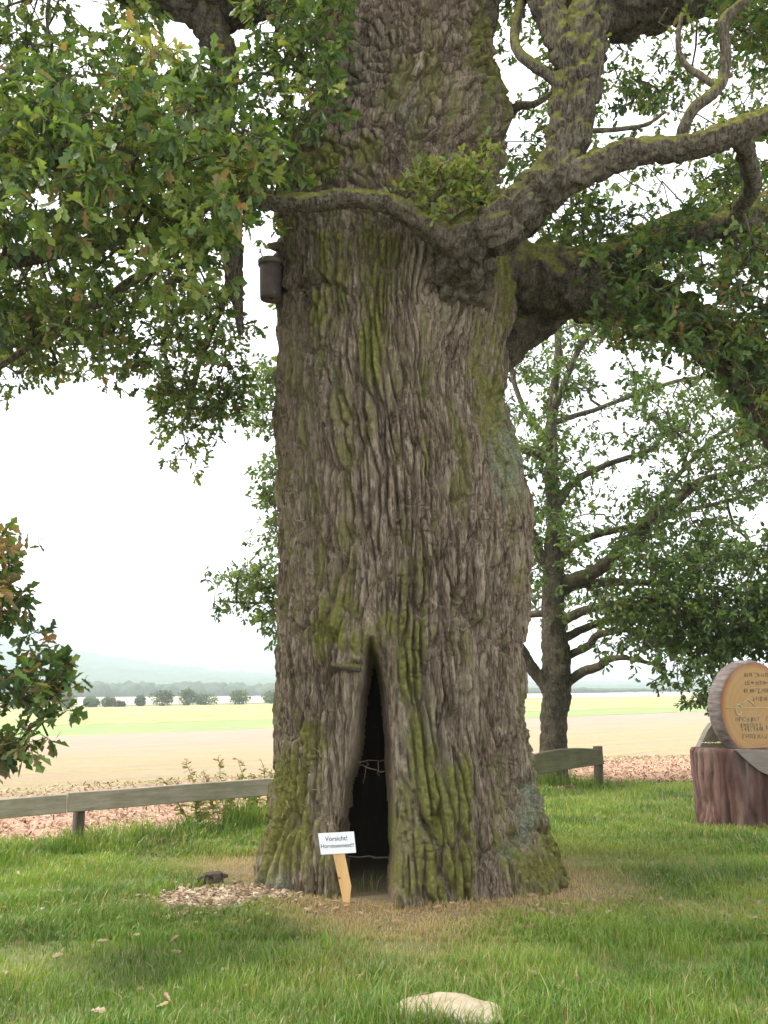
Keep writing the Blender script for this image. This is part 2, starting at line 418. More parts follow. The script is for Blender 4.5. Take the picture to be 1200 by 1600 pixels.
def cloud(poly, n, ylo, yhi, gaps=(), thr=-0.25, ns=70.0, seed=1):
    """sprig centres through the volume of a bough"""
    poly = np.asarray(poly, float); lo, hi = poly.min(0), poly.max(0); res = []
    got = 0; it = 0
    while got < n and it < 60:
        it += 1
        q = rng.uniform(lo, hi, (n * 2, 2)); Y = rng.uniform(ylo, yhi, n * 2)
        ok = inpoly(q[:, 0], q[:, 1], poly)
        for g in gaps: ok &= ((q[:, 0] - g[0]) / g[2]) ** 2 + ((q[:, 1] - g[1]) / g[3]) ** 2 > 1
        ok &= fbm(q[:, 0] / ns, q[:, 1] / ns, Y * 0.35, s=seed, o=3) > thr
        for (a, b_), yy in zip(q[ok], Y[ok]):
            if got < n: res.append(P(a, b_, yy)); got += 1
    return np.array(res)
def grow(roots, targets, r0, bf=0.35, maxr=0.05):
    """joins every sprig to the limbs by the shortest natural route; returns tubes"""
    roots = np.asarray(roots); n = len(targets)
    D = np.full(n, 1e9); par = np.full(n, -1)
    for i in range(0, len(roots)):
        d = np.linalg.norm(targets - roots[i], axis=1); b_ = d < D; D[b_] = d[b_]; par[b_] = -(i + 2)
    path = np.zeros(n); cost = D.copy(); done = np.zeros(n, bool); order = []; parent = par.copy(); plen = D.copy()
    for _ in range(n):
        c = np.where(done, 1e9, cost); i = int(np.argmin(c)); done[i] = True; order.append(i); path[i] = plen[i]
        d = np.linalg.norm(targets - targets[i], axis=1); nc = d + bf * path[i]
        b_ = (~done) & (nc < cost); cost[b_] = nc[b_]; parent[b_] = i; plen[b_] = d[b_] + path[i]
    cnt = np.ones(n)
    for i in reversed(order):
        if parent[i] >= 0: cnt[parent[i]] += cnt[i]
    rad = np.minimum(r0 * cnt ** 0.45, maxr)
    bag = Bag()
    for i in order:
        a = roots[-parent[i] - 2] if parent[i] < 0 else targets[parent[i]]
        b_ = targets[i]; ln = np.linalg.norm(b_ - a)
        ra = min(rad[i] * 1.35, maxr) if parent[i] < 0 else min(rad[parent[i]], rad[i] * 1.4)
        k = 5 if ln > 0.6 else 4
        t = np.linspace(0, 1, k)[:, None]
        C = a + (b_ - a) * t + rng.normal(0, 0.07 * ln, (k, 3)) * np.sin(t * np.pi)
        C[:, 2] += (0.08 * ln * np.sin(t * np.pi))[:, 0]
        bag.add(*tube(C, np.linspace(ra, rad[i], k), 5))
    return bag
def dress(bag, centres, nsprig, nleaf, spread, lsize, lobed, brown_p=0.06, tint_mu=0.42, droop=0.25):
    """puts leafy sprigs round each centre"""
    P_, D_, U_, S_, T_, B_ = [], [], [], [], [], []
    for c in centres:
        cb = rng.normal(0, 0.17); cbr = rng.random()
        for _ in range(rng.integers(max(1, nsprig - 2), nsprig + 3)):
            d = rng.normal(0, 1, 3); d[2] = d[2] * 0.6 - droop * 0.5; d /= np.linalg.norm(d)
            ln = spread * rng.uniform(0.35, 1.0); tip = c + d * ln
            mid = c + d * ln * 0.5 + rng.normal(0, 0.08 * ln, 3)
            v3, f3 = tube(np.array([c, tip]), np.array([0.004, 0.002]), 3); bag.add(v3[:6], f3[0])
            m = rng.integers(max(2, nleaf - 2), nleaf + 3)
            t = rng.uniform(0.45, 1.0, m)[:, None]
            p = mid + (tip - mid) * t * 1.0 + rng.normal(0, 0.012, (m, 3))
            dd = d[None] * 0.55 + rng.normal(0, 0.75, (m, 3)); dd[:, 2] -= droop
            up = rng.normal(0, 0.55, (m, 3)); up[:, 2] += 0.9
            P_.append(p); D_.append(dd); U_.append(up); S_.append(lsize * rng.uniform(0.65, 1.2, m))
            st = rng.normal(0, 0.10)
            T_.append(np.clip(tint_mu + cb + st + rng.normal(0, 0.14, m), 0, 1))
            B_.append(np.where(rng.random(m) < (brown_p * (4 if cbr < 0.15 else 0.6)), rng.uniform(0.4, 1, m), rng.uniform(0, 0.12, m)))
    P_, D_, U_, S_, T_, B_ = (np.concatenate(a) for a in (P_, D_, U_, S_, T_, B_))
    V, F, k = leaves(P_, D_, U_, S_, lobed)
    return V, F, np.repeat(T_, k), np.repeat(B_, k)
def merge_leaves(parts):
    V, F, T, B, n = [], [], [], [], 0
    by = {}
    for v, f, t, b_ in parts:
        V.append(v); by.setdefault(f.shape[1], []).append(f + n); T.append(t); B.append(b_); n += len(v)
    return np.vstack(V), [np.vstack(x) for x in by.values()], np.concatenate(T), np.concatenate(B)

# ------------------------------------------------------------------ the ancient oak: trunk
TY = 9.6
SIL = np.array([  # picture row, left outline, right outline
    (-420, 520, 700), (-200, 510, 715), (-60, 505, 735), (0, 500, 745), (60, 497, 757), (100, 494, 768), (150, 490, 783), (200, 482, 790), (235, 464, 790), (270, 450, 782),
    (300, 441, 774), (350, 437, 772), (400, 437, 776), (480, 433, 784), (560, 430, 781), (620, 430, 779), (660, 431, 784), (700, 434, 796),
    (760, 438, 810), (800, 439, 815), (860, 439, 819), (930, 440, 820), (1000, 440, 813), (1060, 440, 813), (1120, 437, 817), (1180, 436, 827),
    (1220, 434, 838), (1260, 428, 850), (1300, 419, 864), (1335, 410, 877), (1362, 402, 888), (1400, 396, 896)])
zz, cc, rr_ = [], [], []
for py, l_, r_ in SIL:
    al, ar = math.atan((l_ - 600) * MPP(py, TY) / TY), math.atan((r_ - 600) * MPP(py, TY) / TY)
    half = (ar - al) / 2; midang = (al + ar) / 2
    d0 = TY / math.cos(midang); rad = d0 * math.sin(half)
    zz.append(P(600, py, TY).z); cc.append(TY * math.tan(midang)); rr_.append(rad)
o_ = np.argsort(zz); zz = np.array(zz)[o_]; cc = np.array(cc)[o_]; rr_ = np.array(rr_)[o_]
HOLE = [(581, 1000), (572, 1030), (562, 1090), (556, 1150), (551, 1190), (539, 1230), (531, 1290), (528, 1340), (526, 1395), (523, 1440),
        (616, 1440), (614, 1395), (620, 1350), (620, 1310), (616, 1240), (612, 1180), (608, 1130), (603, 1080), (592, 1030)]
HOLE = np.array([(P(a, b_, 8.40).x, P(a, b_, 8.40).z) for a, b_ in HOLE])
def sdpoly(x, z, poly):
    d = np.full(x.shape, 1e9)
    for i in range(len(poly)):
        a, b_ = poly[i], poly[(i + 1) % len(poly)]; e = b_ - a
        t = np.clip(((x - a[0]) * e[0] + (z - a[1]) * e[1]) / e.dot(e), 0, 1)
        d = np.minimum(d, np.hypot(x - a[0] - t * e[0], z - a[1] - t * e[1]))
    return np.where(inpoly(x, z, poly), -d, d)
def blobs(px, py, lst):
    r = np.zeros_like(px)
    for x, y, sx, sy, a in lst: r = np.maximum(r, a * np.exp(-((px - x) / sx) ** 2 - ((py - y) / sy) ** 2))
    return r

def bark_height(u, z, s=0):
    """furrowed oak bark: long plates with steep sides, finer scales, checks across"""
    wu = u + 0.07 * fbm(u * 1.3, z * 0.7, s=s + 1, o=3) + 0.022 * fbm(u * 7, z * 3.2, s=s + 2, o=3) + 0.004 * fbm(u * 30, z * 14, s=s + 3, o=2)
    top = sstep(5.4, 6.6, z)
    wz = z + 0.12 * fbm(u * 3, z * 2, s=s + 5, o=3)
    lng = 0.72 - 0.15 * sstep(1.6, .3, z)
    f1, f2, idv = worley(wu / 0.072, wz / lng, s + 11)
    e = f2 - f1
    A = (sstep(0.04, 0.26, e) * 0.8 + sstep(0.12, 0.6, e) * 0.3) * (0.55 + 0.75 * idv)
    tilt = (vnoise(wu / 0.05, wz / 0.5, s=s + 13)) * 0.30 * sstep(0.05, 0.25, e)
    f1, f2, idb = worley(wu / 0.049, wz / 0.42, s + 111); eb = f2 - f1
    Ab = (sstep(0.04, 0.30, eb) * 0.8 + sstep(0.15, 0.6, eb) * 0.25) * (0.4 + 0.8 * idb) * 0.72
    mB = sstep(-0.12, 0.16, fbm(u * 1.2 + 4, z * 0.5, s=s + 112, o=3) + 0.22 * sstep(1.9, 0.9, z) * sstep(-0.1, 0.2, u))
    A = A * (1 - mB) + Ab * mB; tilt = tilt * (1 - 0.6 * mB)
    f1, f2, id2 = worley(wu / 0.12 + fbm(u * 6, z * 6, s=s + 77, o=3) * 0.9, wz / 0.15 + fbm(u * 5, z * 5, s=s + 78, o=3) * 0.7, s + 23)
    A2 = (sstep(0.0, 0.22, f2 - f1) * 0.6 + sstep(.1, .6, f2 - f1) * .4) * (0.35 + id2)
    A = A * (1 - top) + A2 * 0.9 * top
    rg = 1 - np.abs(vnoise(wu / 0.075, wz / 0.9, s=s + 31)); rg = sstep(0.72, 1.0, rg)
    g1, g2, id3 = worley(wu / 0.032, wz / 0.30, s + 41)
    Bf = sstep(0.0, 0.25, g2 - g1) * (0.3 + id3)
    h = 0.112 * A + 0.06 * tilt * (1 - top) - 0.055 * rg * (1 - 0.6 * top) + 0.024 * Bf - 0.045
    h = h + 0.024 * fbm(u * 26, z * 5, s=s + 51, o=3) + 0.010 * fbm(u * 60, z * 22, s=s + 61, o=2)
    # short checks across the ridges
    ck = np.abs(vnoise(u / 0.16, wz / 0.045, s=s + 71)); h = h - 0.028 * (1 - sstep(0.0, 0.16, ck)) * sstep(0.0, 0.4, vnoise(u / 0.3, z / 0.5, s=s + 72))
    return h

phi = np.concatenate([np.linspace(-math.pi, -1.75, 46)[:-1], np.linspace(-1.75, 1.75, 415), np.linspace(1.75, math.pi, 46)[1:-1]])
zr = np.concatenate([np.linspace(-0.15, 8.9, 910), np.linspace(8.97, 11.6, 34)])
PH, ZZ = np.meshgrid(phi, zr)
ph, z = PH.ravel(), ZZ.ravel()
r0 = np.interp(z, zz, rr_); c0 = np.interp(z, zz, cc)
zs = np.maximum(z, 0)
fl = np.exp(-zs / 0.42)
r0 = r0 * (1 + fl * 0.05 * np.cos(6 * ph + 0.6) + 0.02 * np.cos(4 * ph + 1.1 + z * 0.25) * np.cos(ph / 2) + 0.012 * np.cos(9 * ph + 2 + 0.4 * z))
r0 = r0 + 0.05 * fbm(ph * 1.6 + 5, z * 0.55, s=5, o=3)
X = c0 + r0 * np.sin(ph); Yv = TY - r0 * np.cos(ph)
front = np.cos(ph) > 0.05
sdh = np.where(front, sdpoly(X, z, HOLE), 5.0)
PXv, PYv = PXY(np.stack([X, Yv, z], 1))
fr = np.where(np.cos(ph) > -0.15, 1.0, 0.0)
# the bark runs round the hollow and round the collar of the front limb
u = ph * 1.12
uh = np.interp(z, [0, 2.3, 2.6], [-0.27, -0.26, -0.25]); wh = np.interp(z, [-.2, 0.5, 1.6, 2.3, 2.7], [0.15, 0.14, 0.09, 0.03, 0.0])
dd = u - uh; far_ = sstep(0.35, 1.0, np.abs(dd)); us = np.sign(dd) * np.sqrt(np.maximum(dd * dd - wh * wh, 0)) * (1 - far_) + dd * far_
for (kx, ky, kr) in ((742, 175, 0.17), (708, 470, 0.24), (612, 990, 0.05), (640, 1035, 0.05)):
    q = P(kx, ky, 8.75); ku = math.asin(max(-.95, min(.95, (q.x - np.interp(q.z, zz, cc)) / np.interp(q.z, zz, rr_)))) * 1.12
    du, dz_ = us - (ku - 0), z - q.z
    rr2 = np.sqrt(du * du + (dz_ * 0.6) ** 2); us = us + du * (kr / (rr2 + 0.02)) * np.exp(-(rr2 / (kr * 2.0)) ** 2) * -0.5
bh = bark_height(us, z)
amp = 1.0 - 0.72 * blobs(PXv, PYv, [(553, 1190, 20, 130, 1.0), (445, 545, 30, 60, .8), (742, 175, 34, 48, .9), (712, 440, 42, 60, .75), (520, 120, 40, 60, .3)]) * fr
amp *= 1 - 0.35 * sstep(-0.02, 0.25, 0.27 - sdh) * (sdh < 0.27)
h = bh * amp
# shaped features on the trunk
bul = blobs(PXv, PYv, [(535, 990, 46, 60, 0.13)]) * sstep(1056, 1036, PYv) * fr
bul += blobs(PXv, PYv, [(612, 990, 14, 30, 0.05), (637, 1030, 12, 26, 0.05), (640, 1260, 45, 150, 0.07), (700, 1280, 30, 140, 0.05), (490, 1230, 26, 120, 0.06), (770, 800, 60, 70, 0.05),
                           (715, 420, 70, 95, 0.15), (640, 1130, 30, 120, 0.04), (735, 680, 40, 46, 0.05), (480, 300, 40, 60, 0.05), (670, 480, 25, 80, .03)]) * fr
kd = np.hypot((PXv - 742) / 33, (PYv - 175) / 46); bul += fr * (0.15 * np.exp(-(kd / 1.1) ** 4) + 0.07 * np.exp(-((kd - 1.05) / 0.18) ** 2) + 0.02 * np.cos(kd * 18) * np.exp(-(kd / 0.9) ** 4) - 0.05 * np.exp(-(kd / .2) ** 2))
# horizontal scars
for (x1, y1, x2, y2, dpt) in ((440, 455, 500, 440, .05), (500, 440, 560, 465, .05), (560, 465, 640, 470, .03), (490, 655, 565, 672, .022), (620, 690, 660, 688, .025), (520, 1047, 570, 1040, .05), (690, 300, 760, 310, .03), (470, 235, 560, 225, .04), (600, 205, 690, 215, .03)):
    t = np.clip((PXv - x1) / (x2 - x1), 0, 1); yl = y1 + (y2 - y1) * t + 6 * vnoise(PXv / 9, PXv * 0, s=int(x1)); inx = sstep(x1 - 6, x1 + 6, PXv) * sstep(x2 + 6, x2 - 6, PXv)
    h = h - fr * dpt * inx * np.exp(-((PYv - yl) / 4.0) ** 2) + fr * dpt * 0.6 * inx * np.exp(-((PYv - yl + 9) / 5.0) ** 2)
lip = 0.055 * np.exp(-((sdh - 0.13) / 0.09) ** 2) * (sdh > -0.2)
rin = np.where(sdh < 0.05, 0.10 * np.clip(1 - np.maximum(sdh, 0) / 0.05, 0, 1) ** 2, 0) + np.where(sdh < 0, np.minimum(-sdh * 9.0, 0.5), 0)
rt = r0 + h + bul + lip - 0.025
X = c0 + rt * np.sin(ph); Yv = TY - rt * np.cos(ph) + rin
V = np.stack([X, Yv, z], 1)
F = gridF(len(zr), len(phi), True)
F = F[~np.all(sdh[F] < -0.05, axis=1)]
F = F[:, ::-1]
# close the top
nc_ = len(phi); ti = (len(zr) - 1) * nc_ + np.arange(nc_); V = np.vstack([V, [[c0[-1], TY, 11.75]]])
capF = np.stack([np.roll(ti, -1), ti, np.full(nc_, len(V) - 1)], 1)[:, ::-1]
nzm = fbm(u * 9, z * 1.5, s=91, o=4); nzf = fbm(u * 22, z * 10, s=95, o=3)
mb = blobs(PXv, PYv, [(585, 520, 26, 130, 1.0), (600, 400, 60, 70, .75), (530, 400, 40, 60, .75), (575, 700, 22, 130, .65), (520, 480, 40, 40, .6), (530, 985, 42, 50, 1.0), (612, 985, 20, 40, .9), (640, 1040, 30, 60, .75), (660, 1000, 40, 60, .6),
    (470, 1290, 50, 110, .8), (440, 1340, 50, 60, .6), (500, 1180, 26, 70, .6), (690, 1290, 70, 120, .9), (650, 1380, 40, 50, .8), (720, 1230, 22, 70, .75), (620, 1340, 16, 60, .6), (790, 1330, 50, 50, .45), (862, 1320, 32, 60, 1.0), (850, 1360, 50, 40, 1.0),
    (755, 560, 30, 160, .34), (780, 420, 30, 90, .9), (690, 420, 30, 40, .9), (745, 210, 34, 40, .7), (770, 120, 24, 60, .8), (500, 250, 50, 36, .8), (560, 240, 60, 30, .7), (540, 60, 40, 60, .45), (748, 60, 16, 70, .9), (755, 640, 20, 60, .8), (650, 1170, 14, 120, .5), (600, 900, 60, 60, .35), (560, 620, 40, 80, .4)]) * fr
moss = np.clip((mb * 1.3 - 0.22 + 0.9 * nzm + 0.45 * nzf) * 2.2, 0, 1) * np.where(mb > 0.08, 1, 0) * np.clip(mb * 3, 0, 1)
moss = moss * np.where(mb > 0.85, 1.0, sstep(-0.004, 0.03, bh) * 0.75 + 0.25)
moss = np.maximum(moss * 0.92, np.clip(nzm * 1.3 + nzf * .6 - 0.08, 0, 0.6))
lb = blobs(PXv, PYv, [(785, 720, 24, 70, 1.0), (775, 660, 20, 40, .6), (825, 1270, 22, 70, 1.0), (800, 1340, 40, 40, .6), (700, 450, 24, 40, .7), (560, 110, 60, 60, .6), (440, 1380, 40, 30, .7), (620, 180, 60, 60, .4), (690, 1180, 60, 100, .4), (745, 165, 20, 30, .6), (520, 560, 60, 80, .25), (580, 1130, 20, 90, .0)]) * fr
lich = np.clip((lb - 0.35 + 0.7 * nzf + 0.3 * nzm) * 2.4, 0, 0.85) * (lb > 0.05)
pb = blobs(PXv, PYv, [(450, 545, 30, 60, .9), (470, 500, 30, 30, .5), (552, 1200, 18, 130, .55), (650, 1120, 40, 160, .35), (480, 720, 50, 190, .4), (620, 560, 60, 60, .2), (640, 1180, 30, 160, .4), (520, 330, 50, 40, .4), (560, 300, 90, 40, .3)]) * fr
pale = np.clip(pb + 0.4 * nzf * (pb > 0.1), 0, 0.9)
add1 = lambda a: np.append(a, 0)
oak = thing('ancient_oak', (float(cc[0]), TY, 0), "giant old oak with thick furrowed mossy trunk and dark hollow at its foot", "tree")
trunk = mk('trunk', V, [F, capF], M_BARK, oak, attrs={'moss': add1(moss), 'lichen': add1(lich), 'pale': add1(pale)})
del V, F, X, Yv
# rotten wood inside the hollow
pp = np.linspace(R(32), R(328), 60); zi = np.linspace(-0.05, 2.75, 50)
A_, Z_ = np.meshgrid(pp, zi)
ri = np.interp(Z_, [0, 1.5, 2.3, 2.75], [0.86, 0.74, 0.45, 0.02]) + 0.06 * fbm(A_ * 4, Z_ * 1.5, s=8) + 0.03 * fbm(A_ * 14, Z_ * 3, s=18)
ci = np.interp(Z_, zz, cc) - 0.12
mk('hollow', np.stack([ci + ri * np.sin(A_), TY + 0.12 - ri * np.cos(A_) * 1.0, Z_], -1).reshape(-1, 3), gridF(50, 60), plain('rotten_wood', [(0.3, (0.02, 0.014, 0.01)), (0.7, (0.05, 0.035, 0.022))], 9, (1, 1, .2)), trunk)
M_ROOT = plain('dry_root', [(0.3, (0.1, 0.07, 0.05)), (0.7, (0.24, 0.18, 0.13))], 20)
for (a, b_, c_, d_, yy, rr2) in ((556, 1190, 610, 1186, 8.9, .004), (540, 1338, 614, 1342, 8.95, .006), (575, 1190, 567, 1225, 8.9, .003), (590, 1188, 592, 1210, 8.9, .003), (560, 1195, 600, 1205, 8.8, .004)):
    A, B = np.array(P(a, b_, yy)), np.array(P(c_, d_, yy)); t = np.linspace(0, 1, 9)[:, None]
    mk('root', *tube(A + (B - A) * t + rng.normal(0, .008, (9, 3)), np.full(9, rr2) * rng.uniform(.6, 1.4, 9), 6), M_ROOT, trunk)

# old cobweb threads bridging the bark ridges
M_WEB = plain('cobweb', [(0.3, (0.38, 0.35, 0.30)), (0.7, (0.55, 0.52, 0.46))], 30, None, .9, 0)
bw_ = Bag()
for k in range(75):
    pz = rng.uniform(0.6, 6.2); pa = rng.uniform(-1.35, 0.9) if k % 3 else rng.uniform(-1.4, -0.5)
    if abs(pa * 1.12 + .27) < .3 and pz < 2.7: continue
    ln_ = rng.uniform(.03, .09); t = np.linspace(-1, 1, 7); av = pa + t * ln_ / 1.1; zv = pz + .02 * t * rng.normal() - rng.uniform(.0, .03) * (1 - t * t) + rng.normal(0, .004, 7)
    rv = np.interp(zv, zz, rr_) * (1 + 0.02 * np.cos(4 * av + 1.1 + zv * 0.25)) + np.interp(zv, [0, .8], [.07, .055]) + .012 * np.abs(t) * rng.normal()
    cv = np.interp(zv, zz, cc)
    bw_.add(*tube(np.stack([cv + rv * np.sin(av), TY - rv * np.cos(av), zv], 1), np.full(7, rng.uniform(.0008, .0017)), 4))
mk('cobweb', *bw_.out(), M_WEB, trunk, kind='stuff')

# ------------------------------------------------------------------ the ancient oak: limbs
LIMBPTS = []
def limb(pts, parent, m, step=0.03, ns=40, rough=1.0, collect=None, name='limb', seed=0, smooth_lo=0.0):
    w_ = [tuple(P(a, b_, yy)) + (rp * MPP(b_, yy),) for a, b_, yy, rp in pts]
    C = catmull(w_, step); rad = C[:, 3]; C = C[:, :3]
    wob = np.stack([fbm(np.arange(len(C)) * step * 1.6, np.full(len(C), k * 7.3 + seed), s=seed + k, o=3) for k in range(3)], 1)
    C = C + wob * np.minimum(rad, 0.12)[:, None] * 0.5
    def disp(a, s, rr):
        sc = np.clip(rr / 0.15, 0.25, 1.6)
        x = np.cos(a) * rr; y = np.sin(a) * rr
        lump = fbm(x * 4 / sc, y * 4 / sc, s * 1.8, s=seed + 1, o=3) * 0.16 * rr
        f1, f2, iv = worley(a * rr.mean() / (0.05 * sc.mean()) + 0.6 * fbm(a * 3, s * 4, s=seed + 7, o=2), s / (0.20 * sc.mean()), seed + 3)
        b1 = sstep(0.02, 0.35, f2 - f1) * (0.3 + 1.2 * iv) * 0.045 * sc * np.clip(rr / 0.13, 0.35, 1)
        return (lump + b1 * rough + fbm(x * 40, y * 40, s * 18, s=seed + 9, o=2) * 0.014 * sc) - 0.028 * sc * np.clip(rr / 0.13, 0.35, 1)
    V, F = tube(C, rad, ns, disp)
    sl = np.concatenate([[0], np.cumsum(np.linalg.norm(np.diff(C, axis=0), axis=1))]); kb = np.clip(1.0 - sl / 1.1, 0, 1) * float(np.clip((rad.max() - 0.14) / 0.1, 0, 1))
    mk(name, V, F, m, parent, attrs={'butt': np.append(np.repeat(kb, ns), [0, 0])})
    if collect is not None: collect.extend([C[i] for i in range(0, len(C), max(1, int(0.15 / step)))])
LP = []      # nodes that carry foliage
k_ = 0
OAK_LIMBS = [
    [(690, 540, 9.35, 44), (703, 480, 8.95, 56), (715, 430, 8.55, 50), (724, 395, 8.25, 43), (735, 372, 8.1, 40), (790, 347, 7.95, 37), (848, 292, 7.85, 36), (884, 215, 7.8, 33), (899, 140, 7.8, 33), (903, 80, 7.85, 36), (918, 10, 7.95, 30), (935, -80, 8.1, 28), (980, -220, 8.3, 22)],
    [(895, 95, 7.85, 26), (880, 50, 7.9, 26), (850, 0, 8.0, 24), (815, -70, 8.1, 22), (780, -200, 8.3, 18)],
    [(745, 385, 8.1, 30), (705, 372, 8.05, 24), (660, 348, 7.98, 20), (612, 319, 7.9, 17), (560, 312, 7.88, 15), (500, 318, 7.85, 15), (440, 317, 7.8, 13), (390, 312, 7.75, 11), (335, 312, 7.7, 8), (270, 318, 7.5, 5), (200, 330, 7.2, 3)],
    [(428, 306, 7.8, 8), (395, 296, 7.85, 7), (350, 291, 7.9, 6), (300, 270, 8.0, 4), (250, 240, 8.0, 3)],
    [(825, 310, 7.9, 30), (862, 290, 7.82, 27), (905, 272, 7.75, 24), (960, 250, 7.7, 22), (1005, 237, 7.65, 21), (1060, 232, 7.6, 21), (1110, 216, 7.5, 21), (1165, 195, 7.45, 20), (1230, 178, 7.4, 18), (1310, 160, 7.3, 15), (1420, 110, 7.2, 10)],
    [(700, 425, 9.9, 75), (790, 430, 9.9, 62), (870, 440, 9.85, 54), (950, 455, 9.75, 47), (1040, 488, 9.6, 42), (1110, 530, 9.45, 38), (1165, 590, 9.3, 32), (1215, 670, 9.2, 26), (1270, 780, 9.1, 18), (1310, 880, 9.1, 10)],
    [(730, 560, 10.1, 48), (790, 530, 10.15, 40), (835, 500, 10.2, 35), (875, 465, 10.4, 32), (930, 420, 10.8, 28), (1010, 370, 11.3, 22), (1120, 330, 11.8, 15)],
    [(860, 430, 9.75, 24), (930, 408, 9.5, 20), (1000, 392, 9.3, 18), (1060, 376, 9.15, 19), (1100, 362, 9.05, 20), (1150, 350, 9, 19), (1210, 335, 8.95, 18), (1300, 310, 8.8, 15), (1400, 260, 8.7, 10)],
    [(650, -140, 10.0, 70), (770, -110, 10.1, 55), (870, -35, 10.2, 45), (945, 12, 10.2, 42), (1010, 12, 10.2, 40), (1090, -15, 10.1, 36), (1200, -50, 10, 30), (1350, -90, 9.8, 20)],
    [(722, 140, 9.75, 30), (742, 70, 9.75, 28), (748, 0, 9.8, 27), (752, -90, 9.9, 26), (790, -220, 10, 22)],
    [(1062, 220, 7.6, 9), (1068, 195, 7.55, 9), (1085, 168, 7.5, 9), (1120, 142, 7.5, 9), (1134, 115, 7.5, 8.5), (1136, 65, 7.5, 8.5), (1134, 30, 7.5, 8), (1165, 0, 7.5, 7), (1215, -40, 7.5, 5)],
    [(1125, 138, 7.5, 5), (1102, 122, 7.55, 5.5), (1070, 98, 7.6, 5), (1060, 66, 7.6, 4), (1066, 20, 7.6, 3)],
    [(1142, 198, 7.5, 14), (1160, 240, 7.9, 14), (1172, 290, 8.3, 13), (1160, 325, 8.6, 12), (1145, 355, 8.9, 11), (1140, 400, 9.2, 9), (1125, 470, 9.4, 6)],
    [(862, 260, 7.85, 7), (868, 210, 7.82, 8), (872, 160, 7.8, 8), (868, 130, 7.85, 8), (835, 105, 7.9, 9), (808, 75, 8.0, 8), (808, 30, 8.1, 8), (825, -30, 8.2, 6)],
    [(850, 205, 8.1, 4), (905, 205, 7.9, 4), (960, 203, 8.0, 4), (1010, 195, 8.1, 3.5), (1040, 175, 8.2, 2.5)],
    [(770, 235, 9.3, 10), (795, 180, 9.2, 8), (812, 165, 9.1, 7), (840, 160, 9.0, 5), (880, 130, 8.9, 3)],
    [(620, -160, 9.4, 75), (490, -75, 8.9, 52), (395, -12, 8.55, 42), (315, 2, 8.4, 37), (225, -25, 8.2, 32), (100, -60, 7.8, 26), (-60, -70, 7.2, 20), (-200, -40, 6.8, 12)],
    [(322, 5, 8.4, 30), (338, 60, 8.45, 24), (350, 110, 8.5, 20), (346, 190, 8.55, 18), (352, 270, 8.6, 17), (361, 350, 8.65, 18), (366, 410, 8.7, 15), (372, 470, 8.75, 9), (376, 520, 8.8, 5)],
    [(350, 300, 8.6, 13), (270, 350, 8.4, 12), (180, 375, 8.2, 12), (100, 392, 8.0, 13), (40, 404, 7.9, 13), (-30, 420, 7.7, 13), (-110, 470, 7.3, 12), (-150, 600, 6.8, 10), (-130, 790, 6.4, 8), (-60, 950, 6.2, 6), (-10, 1045, 6.1, 3.6), (30, 1090, 6.1, 2.6), (60, 1120, 6.1, 1.6), (75, 1150, 6.1, .8)],
    [(355, 335, 8.65, 9), (300, 372, 8.7, 8), (240, 412, 8.7, 7.5), (170, 462, 8.7, 7), (100, 507, 8.7, 6.5), (30, 552, 8.7, 6), (-40, 600, 8.7, 5), (-140, 680, 8.6, 3)],
    [(366, 400, 8.7, 7), (350, 470, 8.9, 6), (320, 540, 9.1, 5), (300, 610, 9.2, 4), (292, 670, 9.3, 2.5)],
    [(-100, 860, 6.3, 4), (-40, 870, 6.25, 3.5), (5, 900, 6.2, 2), (50, 960, 6.2, 1)],
    [(30, 1090, 6.1, 2.5), (60, 1080, 6.1, 1.6), (100, 1050, 6.1, .8)],
]
for pts in OAK_LIMBS:
    big = max(q[3] for q in pts)
    limb(pts, oak, M_LIMB, step=0.03 if big > 12 else 0.04, ns=44 if big > 30 else (28 if big > 12 else 12), collect=LP, seed=k_ * 13, name='limb' if big > 12 else 'branch'); k_ += 1
# short snags on the trunk
for (a, b_, yy, c_, d_, y2, r1) in ((500, 455, 8.75, 484, 418, 8.45, 9), (450, 388, 9.35, 420, 384, 9.0, 9), (452, 295, 9.4, 436, 262, 9.2, 12), (448, 350, 9.4, 432, 335, 9.25, 10), (560, 1044, 8.5, 520, 1040, 8.2, 5)):
    limb([(a, b_, yy, r1 * 1.3), ((a + c_) / 2, (b_ + d_) / 2, (yy + y2) / 2, r1), (c_, d_, y2, r1 * .55)], oak, M_ROOT if a < 455 else M_LIMB, step=0.015, ns=16, seed=k_ * 7, name='snag'); k_ += 1

# ------------------------------------------------------------------ the ancient oak: foliage
LP = np.array(LP)
GL = [(203, 350, 26, 22), (230, 300, 10, 12), (440, 215, 22, 18), (455, 232, 16, 14), (395, 255, 12, 10), (415, 385, 14, 20), (60, 30, 50, 30), (390, 30, 14, 18), (40, 470, 16, 18), (60, 340, 22, 16), (15, 355, 16, 12), (150, 470, 14, 14), (215, 540, 24, 22), (120, 560, 18, 14), (330, 470, 12, 12), (430, 425, 100, 84), (465, 330, 40, 50), (325, 45, 62, 50)]
near_l = cloud([(-60, 110), (60, 120), (230, 70), (400, 150), (455, 235), (390, 320), (370, 430), (300, 470), (180, 420), (60, 380), (-60, 360)], 150, 6.0, 7.6, GL, -0.3, 60, 3)
mid_l = cloud([(-60, 60), (100, 40), (240, 30), (330, 120), (480, 140), (440, 260), (410, 330), (385, 480), (350, 520), (240, 560), (100, 540), (-60, 570)], 165, 7.6, 9.2, GL, -0.25, 60, 4)
low_l = cloud([(-60, 380), (60, 450), (200, 430), (380, 420), (392, 500), (375, 570), (340, 640), (295, 715), (270, 660), (225, 600), (130, 600), (60, 580), (-60, 600)], 120, 9.0, 11.0, GL + [(330, 610, 14, 20)], -0.1, 50, 5)
